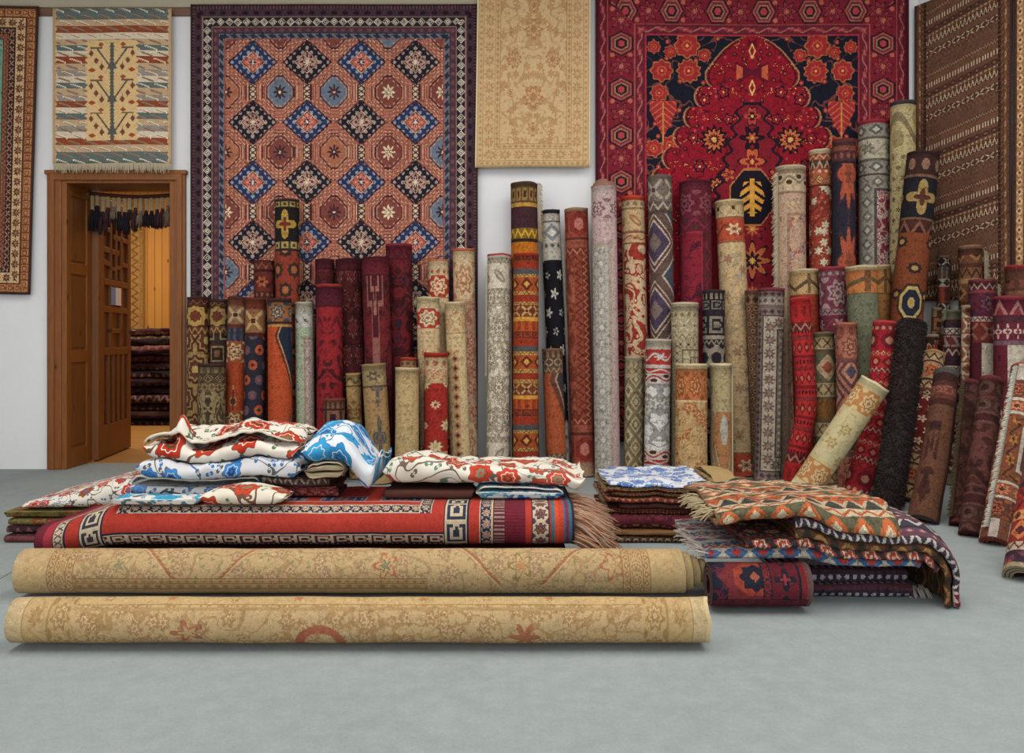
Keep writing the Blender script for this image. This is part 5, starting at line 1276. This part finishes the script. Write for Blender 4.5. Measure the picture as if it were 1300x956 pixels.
s_multi = suz('red_leaf_cloth', 'cdc5b4', ('b0402a', 'a03624'), '5e7a62', '6a4a3c', 9, '6a3a24', 4.1, big=.44)
s_multi2 = suz('red_flower_long_cloth', 'cdc5b8', ('b03c28', 'a4412c'), '5e7a62', '6a5a50', 8.5, '6a3a24', 9.3, big=.40)
s_azure = suz('azure_leaf_cloth', 'c8ccd0', ('2a7cb0', '3490c0'), '2f86b4', '2f6c98', 9.5, '2a5a90', 5.7, big=.50)
lin_ = plain('cfc6b2', rough=.85)
ZT = ZL + .155
# left stack on the floor
c1 = cloth('folded_rug', 'dark red and grey folded rug at the bottom of the far left stack', 'folded rug', 12, 120, 3.98, 4.45, .002, .075, [RM(BD([(12, '5a2a30', 'x', '8a8078', S_, 10), (8, '6a3a3c'), (14, '3e2a30', 'dia', '7a4a44', S_, 12)], .004))(1), plain('5a3434')], 4, .012, 31, yref=4.0, amp=.004, yamp=.008)
c2 = cloth('folded_textile', 'olive green folded textile with red patches in the far left stack', 'folded textile', 14, 152, 3.96, 4.42, .082, .062, [RM(f_floral('6e6238', '8a3426', '6e6238', '7a6a3c', '5a5030', 6, big=.4))(1), plain('6a5e38')], 4, .010, 33, yref=4.0, amp=.004, yamp=.012)
c3 = cloth('suzani_cloth', 'white cloth with red and blue dots sloping down on the far left stack', 'embroidered cloth', 34, 172, 3.98, 4.45, .149, .12, [s_small, lin_], 2, .006, 35, yref=4.02, xprof=lambda a: .22 + .78 * min(1, a * 1.25), amp=.007, yamp=.02)
# the big heap
HP = dict(Z0=ZT, yamp=.022)
a1 = cloth('suzani_cloth', 'white cloth with blue outlined flowers at the bottom of the heap', 'embroidered cloth', 166, 330, 3.50, 3.74, ZT + .003, .078, [s_white, lin_], 3, .006, 41, yref=3.5, group=GS, rnd=.04, **HP)
f1 = cloth('folded_rug', 'dark red patterned folded rug under the heap of embroidered cloths', 'folded rug', 338, 428, 3.49, 3.72, ZT + .003, .042, [RM(BD([(14, '5a2426', 'flo', '8a4a40', '3a2024', 13), (6, '3a2426')], .004))(1), plain('4a2424')], 2, .014, 42, yref=3.5, **HP)
f2 = cloth('folded_rug', 'black brown folded kilim lying on the dark red one under the blue cloth', 'folded rug', 336, 420, 3.48, 3.72, ZT + .049, .034, [RM(BD([(12, '3a2a28', 'x', '7a6a58', S_, 11), (10, '5a2826', 'dia', '8a5a48', '2a2024', 10), (5, '2e2426')], .004))(1), plain('3a2826')], 2, .013, 43, yref=3.5, **HP)
a2 = cloth('suzani_cloth', 'white cloth with large blue flowers in the middle of the heap', 'embroidered cloth', 182, 386, 3.45, 3.76, ZT + .087, .070, [s_blue, lin_], 2, .016, 44, yref=3.5, group=GS, rnd=.05, **HP)
a3 = cloth('suzani_cloth', 'white cloth with big red poppies on top of the heap, pulled up into a peak', 'embroidered cloth', 190, 384, 3.47, 3.78, ZT + .162, .098, [s_red, lin_], 3, .010, 45, yref=3.52, group=GS, rnd=.06,
           peaks=((wx(243, 3.6), 3.53, .115, .030, -.014), (wx(300, 3.6), 3.6, .02, .09, 0)), xprof=lambda a: 1.0 - .22 * max(0, a - .6) / .4, **HP)
b1 = cloth('suzani_cloth', 'flat white cloth with turquoise flowers spread on the front of the carpet', 'embroidered cloth', 150, 258, 3.30, 3.44, ZT + .006, .022, [s_turq, lin_], 2, .006, 46, yref=3.38, group=GS, rnd=.02, **HP)
b2 = cloth('suzani_cloth', 'small rolled white cloth with red and brown hearts in front of the heap', 'embroidered cloth', 262, 368, 3.31, 3.43, ZT + .006, .062, [s_multi, lin_], 2, .016, 47, yref=3.38, group=GS, rnd=.06, xprof=lambda a: .6 + .4 * math.sin(PI * min(1, .12 + a * .86)), **HP)
e0 = cloth('linen_cloth', 'crumpled cream linen bunched under the bright blue cloth', 'cloth', 394, 440, 3.42, 3.72, ZT + .087, .060, [plain('b8aa8c', wear=.3), lin_], 5, .005, 48, yref=3.5, Z0=ZT, yamp=.045, rnd=.03)
e1 = cloth('suzani_cloth', 'white cloth with bright blue leaves bulging over the crumpled linen', 'embroidered cloth', 391, 484, 3.43, 3.80, ZT + .153, .100, [s_azure, lin_], 2, .016, 49, yref=3.52, group=GS, fall=(.48, .15), rnd=.07, **HP)
h1 = cloth('folded_rug', 'thin dark brown folded rug showing under the long red flowered cloth', 'folded rug', 490, 600, 3.47, 3.74, ZT + .003, .030, [plain('4a2c24'), plain('3a2420')], 2, .011, 51, yref=3.5, **HP)
g2 = cloth('suzani_cloth', 'white cloth with blue stripes and pale teal leaves folded under the long one', 'embroidered cloth', 606, 712, 3.44, 3.74, ZT + .003, .046, [suz('blue_striped_cloth', 'c8c8c6', ('2f62a0', '5a9a9a'), '5f9a90', '4a6ea0', 10, '2a4a80', 6.1, stripe='2f62a0'), lin_], 3, .006, 52, yref=3.5, group=GS, rnd=.03, **HP)
g1 = cloth('suzani_cloth', 'long white cloth with red flowers trailing to the right along the carpet', 'embroidered cloth', 489, 742, 3.46, 3.82, ZT + .058, .086, [s_multi2, lin_], 2, .016, 53, yref=3.5, group=GS, nx=110, rnd=.06,
           xprof=lambda a: 1.1 - .5 * a + .10 * math.sin(a * 9), fall=(.87, .040), **HP)
# ------------------------------------------------------------------ stack of folded rugs on the right
GT = 'folded rugs in the square stack'
def srug(label, px0, px1, z, h, strokes, m, edge, seed, y0=3.96, y1=4.55, th=None, name='folded_rug', cat='folded rug', fringe=None, **kw):
    th = th or max(.006, h / strokes * .72); kw.setdefault('amp', .005)
    o = cloth(name, label, cat, px0, px1, y0, y1, z, h, [m, plain(edge)], strokes, th, seed, yref=3.97, group=GT, yamp=kw.pop('yamp', .022), Z0=.002, ragged=.02, nx=44, **kw)
    return o
def kil(c, *cols, sc=.004): return RM(BD([(10, c, 'x', cols[0], cols[1], 9), (4, cols[1]), (8, cols[2] if len(cols) > 2 else c, 'zig', cols[0], S_, 8), (3, cols[0])], sc))(1)
z = .002
srug('bottom rug of the square stack, dark brown with cream flecks', 782, 886, z, .030, 2, kil('4a3228', '8a7860', '2e221e'), '3a2620', 71); z += .034
srug('plain tan folded rug near the bottom of the square stack', 780, 890, z, .024, 2, plain('7c5838'), '5e4028', 72); z += .029
srug('thick purple red folded rug in the middle of the square stack', 768, 915, z, .060, 2, RM(BD([(16, '4e1e2c', 'flo', '8a5a3a', '2e1c28', 22), (6, '5e2430'), (10, '3e1c28', 'dia', '7a4434', S_, 10)], .004))(1), '4a2026', 73, th=.022, ); z += .064
srug('thin dark red folded rug above the thick purple one in the square stack', 776, 905, z, .022, 2, kil('55241f', '8a5a40', '351c1c'), '45201c', 74); z += .026
srug('thin brown red folded kilim above it, fifth from the bottom of the square stack', 786, 945, z, .020, 2, kil('5e2c22', '94684a', '3c2220'), '4a2a20', 75); z += .024
srug('dark red folded kilim with corners jutting out left in the square stack', 768, 930, z, .022, 2, kil('641f22', '9a7a5c', '38201f', '7a3026'), '5a2422', 76); z += .026
srug('rust folded rug with a straw edge jutting far right in the square stack', 778, 984, z, .018, 2, kil('6e3a26', '9a7a50', '46281f'), '7a5a36', 77, xprof=lambda a: 1.0 - .6 * max(0, a - .7) / .3); z += .022
srug('uppermost red kilim of the square stack, under the blue and white cloth', 772, 940, z, .022, 2, kil('5e2422', 'a08a68', '35201f', '84342a'), '8a6a40', 78, xprof=lambda a: 1.0 - .5 * max(0, a - .6) / .4); z += .030
srug('blue and white patterned cloth on top of the square stack', 772, 902, z, .014, 2, suz('blue_white_cloth', 'c8c9cc', ('3a62a0', '5a7ab0'), '4a6ea0', '6a7a9a', 12, '9aa4b8', 8.8, big=.4), 'c4c0b4', 79, name='folded_cloth', cat='cloth', th=.005)
srug('straw coloured woven cloth beside the blue and white one on the square stack', 914, 952, z, .013, 2, plain('9e855a', bump=.6, bscale=200), '8a7048', 80, name='folded_cloth', cat='cloth', th=.005, xprof=lambda a: 1.2 - .9 * a)
for o_ in [x for x in C.objects if x.name.startswith(('folded_rug', 'folded_cloth')) and x.get('group') == GT][3::2]:
    bx = [o_.matrix_basis @ Vector(c) for c in o_.bound_box]; xm = min(c.x for c in bx); zm_ = (min(c.z for c in bx) + max(c.z for c in bx)) / 2; rq = random.Random(len(o_.name) + int(zm_ * 1000))
    fringe_mesh('fringe', [(xm + .012, 3.98 + .008 * i, zm_ + rq.uniform(-.002, .002)) for i in range(60)], [(-1, rq.uniform(-.6, .3), rq.uniform(-.1, .05)) for i in range(60)], .022, plain('8a7454'), o_, r=.0026, droop=.08, curl=.2, seed=7)
# ------------------------------------------------------------------ heap of kilims, front right
XB, ZB = 1.375, .085
def heap_warp(h0, seed, amp=1.0, low=False):
    def w(p):
        x, y, z = p
        k = max(0.0, z - .168) / .15
        if not low:
            y = y + (.020 * nz(x * 3.7, z * 13, 3.3) + .012 * nz(x * 10, z * 26, 9.1)) * min(1, .3 + k)
            f_ = max(0.0, 1 - (y - 2.94) / .18); g_ = min(1.0, max(0.0, (x - 1.02) / .10))
            z = z + k * (-.012 * f_ - .045 * max(0, y - 3.15) + .35 * heapfield(x * 1.2 + 5, y * 1.2) - .03 * max(0, x - 1.1)) - .055 * f_ * f_ * g_
            if x < .84: z -= .5 * (.84 - x) ** 2 * min(1, k)
        else:
            y = y + .012 * nz(x * 5, z * 30, 2)
        if x > XB and not low:
            r = max(.02, z - ZB); s = x - XB; R = .13; a = s / R
            if a < PI / 2: x, z = XB + r * math.sin(a), ZB + r * math.cos(a)
            else: x, z = XB + r + .012 * nz(y * 9, 4.4), ZB - (s - R * PI / 2)
        return (x, y, z)
    return w
def kheap(label, x0, x1, y0, y1, z, h, m, edge, seed, strokes=2, th=None, b0=None, **kw):
    th = th or h / strokes * .7
    o = sheet_mesh('folded_kilim', fold_path(y0, y1, z, strokes, (h - th) / (strokes - 1), th, .015, seed), x0, x1, th, [m, plain(edge)], nx=80, warp=heap_warp(z, seed, **kw), origin=((x0 + x1) / 2, (y0 + y1) / 2, z), uvo=(0, 0 if b0 is None else b0 / 2 - (y1 - y0 - (h - th) / 2) - PI * (h - th) / 4),
                   endshift=lambda a, t: .02 * nz(t * 5 + seed, a * 3) if (a < .03 or a > .97) else 0)
    return tag(o, label, 'folded kilim', 'folded kilims in the heap at the front right')
def mat_k2():
    g = Mat('triangle_edged_kilim', .0035); u, v = g.u, g.v
    col = BD([(15, '35303a', 'tri', 'a59c94', '35303a', 17), (4, '5a3440'), (10, '4a3a46', 'dia', '7a3a3a', '8a8088', 12), (4, '2c2830')], .0028)(u, v)
    t = (u - .29)
    p, i = cell(v, .036); q, j = cell(u, .03); tri = (ab(p) * 2 - 1 < q)
    col = mix(t > 0, col, mix(tri, '6a1f2a', 'a89a90'))
    return g.done(col, wear=.25)
def heapmat(bands, k=.0042): return RM(BD(bands, k), knot=.0035, wear=.25)(1)
z = .002
for i, (lab, c) in enumerate((('bottom dark striped kilim of the front right heap', '3c3036'), ('second dark kilim from the floor in the front right heap', '46343a'), ('third dark kilim from the floor in the front right heap, grey striped', '38353c'))):
    kb = kheap(lab, 1.045, 1.44 - .012 * i, 3.13 + .012 * i, 3.74, z, .046, heapmat([(7, c, 'bar', '7c747c', S_, 6), (5, '5a4a52'), (6, '2e272e', 'dot', '8a8088', S_, 7), (4, '4a2a34')]), '6e666c', 90 + i, low=True); z += .051
    if i == 0: kb0 = kb
z = .172
k5 = kheap('kilim with blue, white and red stepped motifs, lowest of the long ones in the heap', .66, 1.445, 2.985, 3.52, z, .036, heapmat([(15, '9c9488', 'dia', '38567a', '8a3430', 22), (7, '8a3430', 'zig', 'a89c8c', S_, 10), (11, '35506e', 'x', 'a89c8c', '7a3434', 14), (5, '9c9488')]), '8a7a74', 95, b0=0.0630); z += .040
k4 = kheap('dark kilim with a row of red flowers, above the blue and white one', .80, 1.515, 2.985, 3.50, z, .032, heapmat([(20, '2c2a2c', 'flo', '8e3a30', 'b0a48e', 18), (4, '6e2c2c'), (8, '3a3836', 'bar', '6a5e54', S_, 6)]), '5a3434', 96, b0=0.0840); z += .036
k3 = kheap('brown kilim with golden scrolls, its right end hanging down to the floor', .98, 1.65, 2.985, 3.52, z, .030, heapmat([(13, '4a3222', 'scroll', '84603a', '2e2620', 22), (4, '6a4628'), (10, '35332e', 'dia', '7a5230', S_, 16)]), '5a3a28', 97, b0=0.0546); z += .035
k2 = kheap('purple grey kilim edged with black and white triangles, its red end hanging at the right', .97, 1.655, 2.985, 3.53, z, .030, mat_k2(), '4a2a34', 98, b0=0.0420); z += .035
k1 = kheap('top kilim of the heap, orange, green and cream diamonds with knotted fringe', .70, 1.335, 2.98, 3.54, z, .050, heapmat([(16, '54503c', 'dia', 'a85a34', 'b5a488', 20), (8, 'a89a7e', 'zig', '9c4a2c', S_, 14), (14, '3c3a34', 'tri', 'a08e74', '9a4a30', 16), (9, 'a5502c', 'dot', '4a4a3c', S_, 12), (4, 'a89a7e')], .0046), '8a6a50', 99, b0=0.0736)
rn = random.Random(8)
def knots(o, n, x, y0, y1, z, L, c, dz, seed):
    r_, d_ = [], []
    for i in range(n):
        r_.append((x + rn.uniform(-.012, .012), y0 + (y1 - y0) * i / n, z + rn.uniform(-.012, .012))); d_.append((-.8, -.35 + rn.uniform(-.4, .4), dz + rn.uniform(-.3, .3)))
    fringe_mesh('fringe', r_, d_, L, plain(c), o, r=.0042, droop=.35, curl=.7, seed=seed)
knots(k1, 90, .712, 3.02, 3.35, .325, .06, 'a89878', .2, 3); knots(k5, 110, .672, 2.99, 3.35, .185, .045, 'a59a92', .5, 5)
def slung(o, n, x, y0, y1, z, L, c): fringe_mesh('fringe', [(x + rn.uniform(-.03, .06), y0 + (y1 - y0) * i / n, z) for i in range(n)], [(.3, -.5, -.7)] * n, L, plain(c), o, r=.004, droop=.3, curl=.7, seed=n)
slung(kb0, 60, 1.45, 3.13, 3.2, .025, .045, '9a9088')
# ------------------------------------------------------------------ behind the doorway
cols = ['241a1e', '2a1c22', '201a20', '2e1e22', '1e1a1e', '32202a', '281c20', '3a2228', '4a262a', '5a2e30', '45322a', '6a4a34', '3a2a24']
labs = ['lowest', 'second', 'third', 'fourth', 'fifth', 'sixth', 'seventh', 'eighth', 'ninth', 'tenth', 'eleventh', 'twelfth']
z = .006; rr = random.Random(3)
for i in range(12):
    h = rr.uniform(.055, .092); c = cols[i]
    yy = 9.25 + rr.uniform(-.03, .03)
    x0, x1 = -4.35 + rr.uniform(-.1, .04), -3.25
    m = [heapmat([(14, c, 'dia', cols[(i + 5) % 13], '6a5248', 13), (5, cols[(i + 9) % 13]), (10, c, 'zig', '6a4e48', S_, 14)], .006), plain(c)]
    w = softwarp(z, 200 + i, x0=x0, x1=x1, amp=.0011, yamp=.05, Z0=.006)
    o = sheet_mesh('folded_kilim', fold_path(yy + rr.uniform(-.04, .04), yy + .6, z, 2, h - h * .44, h * .44, .03, i), x0, x1, h * .44, m, nx=40, warp=w, origin=((x0 + x1) / 2, yy + .3, z))
    tag(o, 'folded kilim in the back room stack, %s of twelve from the floor' % labs[i] if i < 11 else 'topmost striped kilim of the stack in the back room', 'folded kilim', 'folded kilims stacked in the back room'); z += h + .010
def mat_diamondtan(W, H):
    fld = f_lattice('a8854e', [(0, 'b08a58'), (.25, '8a6438'), (.4, 'b5945f'), (.62, '80592f'), (.72, 'b5945f')], .42, .62)
    return rugmat('tan_diamond_kilim', W, H, [(.04, '9a7444'), (.1, 'a8824c', 'zig', '7c5a34', '7c5a34', .09), (.03, '8a6438')], fld)
hang_rug('hanging_rug', 'tan kilim with big diamonds hanging on the pine wall of the back room', -5.6, -4.28, .35, 2.55, Y2 - .01, mat_diamondtan(1.3, 2.2), plain('8a6a40'), seed=33, group='rugs hung on the walls')
# tasselled garland in the doorway
ga = empty('tassel_garland', (wx(170, 6.62), 6.62, 2.0), 'garland of pale tabs and dark wool tassels hung across the top of the doorway', 'garland')
gx0, gx1 = XD0 + .045, XD1 - .03; yg = 6.50
b = MB(); NN = 18
for i in range(NN + 1):
    pass
bp = [(gx0 + (gx1 - gx0) * i / NN, yg, 2.022 - .025 * math.sin(PI * i / NN)) for i in range(NN + 1)]
b.tube(bp, .016, n=8); b.build('band', plain('4a2a24'), ga, smooth=True)
ta, tb_ = plain('a08a66'), [plain('2a2224'), plain('3a282a'), plain('7a6a58'), plain('23212a'), plain('4a3032')]
for i in range(NN):
    x, y, zt = bp[i]; x += .5 * (gx1 - gx0) / NN; zt -= .012; q = random.Random(i); L = q.uniform(.07, .13)
    w_ = .014
    tb2 = MB().box(x - w_, x + w_, yg - .006 - (i % 2) * .01, yg + .004 - (i % 2) * .01, zt - L, zt, .003); tb2.build('tab', ta, ga)
    zz = zt - L + .012; rnd = random.Random(50 + i); TL = q.uniform(.08, .17); t3 = MB()
    t3.tube([(x, yg - .004, zz), (x, yg - .004, zz - .03)], .012, .016, 8)
    for k in range(40):
        a = rnd.uniform(0, 2 * PI); r_ = rnd.uniform(.006, .034)
        t3.tube([(x, yg - .004, zz - .012), (x + r_ * math.cos(a), yg - .004 + r_ * math.sin(a), zz - TL * .5), (x + r_ * 1.15 * math.cos(a), yg - .004 + r_ * 1.15 * math.sin(a), zz - TL * rnd.uniform(.85, 1.1))], .0055, .003, 4)
    t3.build('tassel', tb_[(i * 3) % 5], ga, smooth=True)
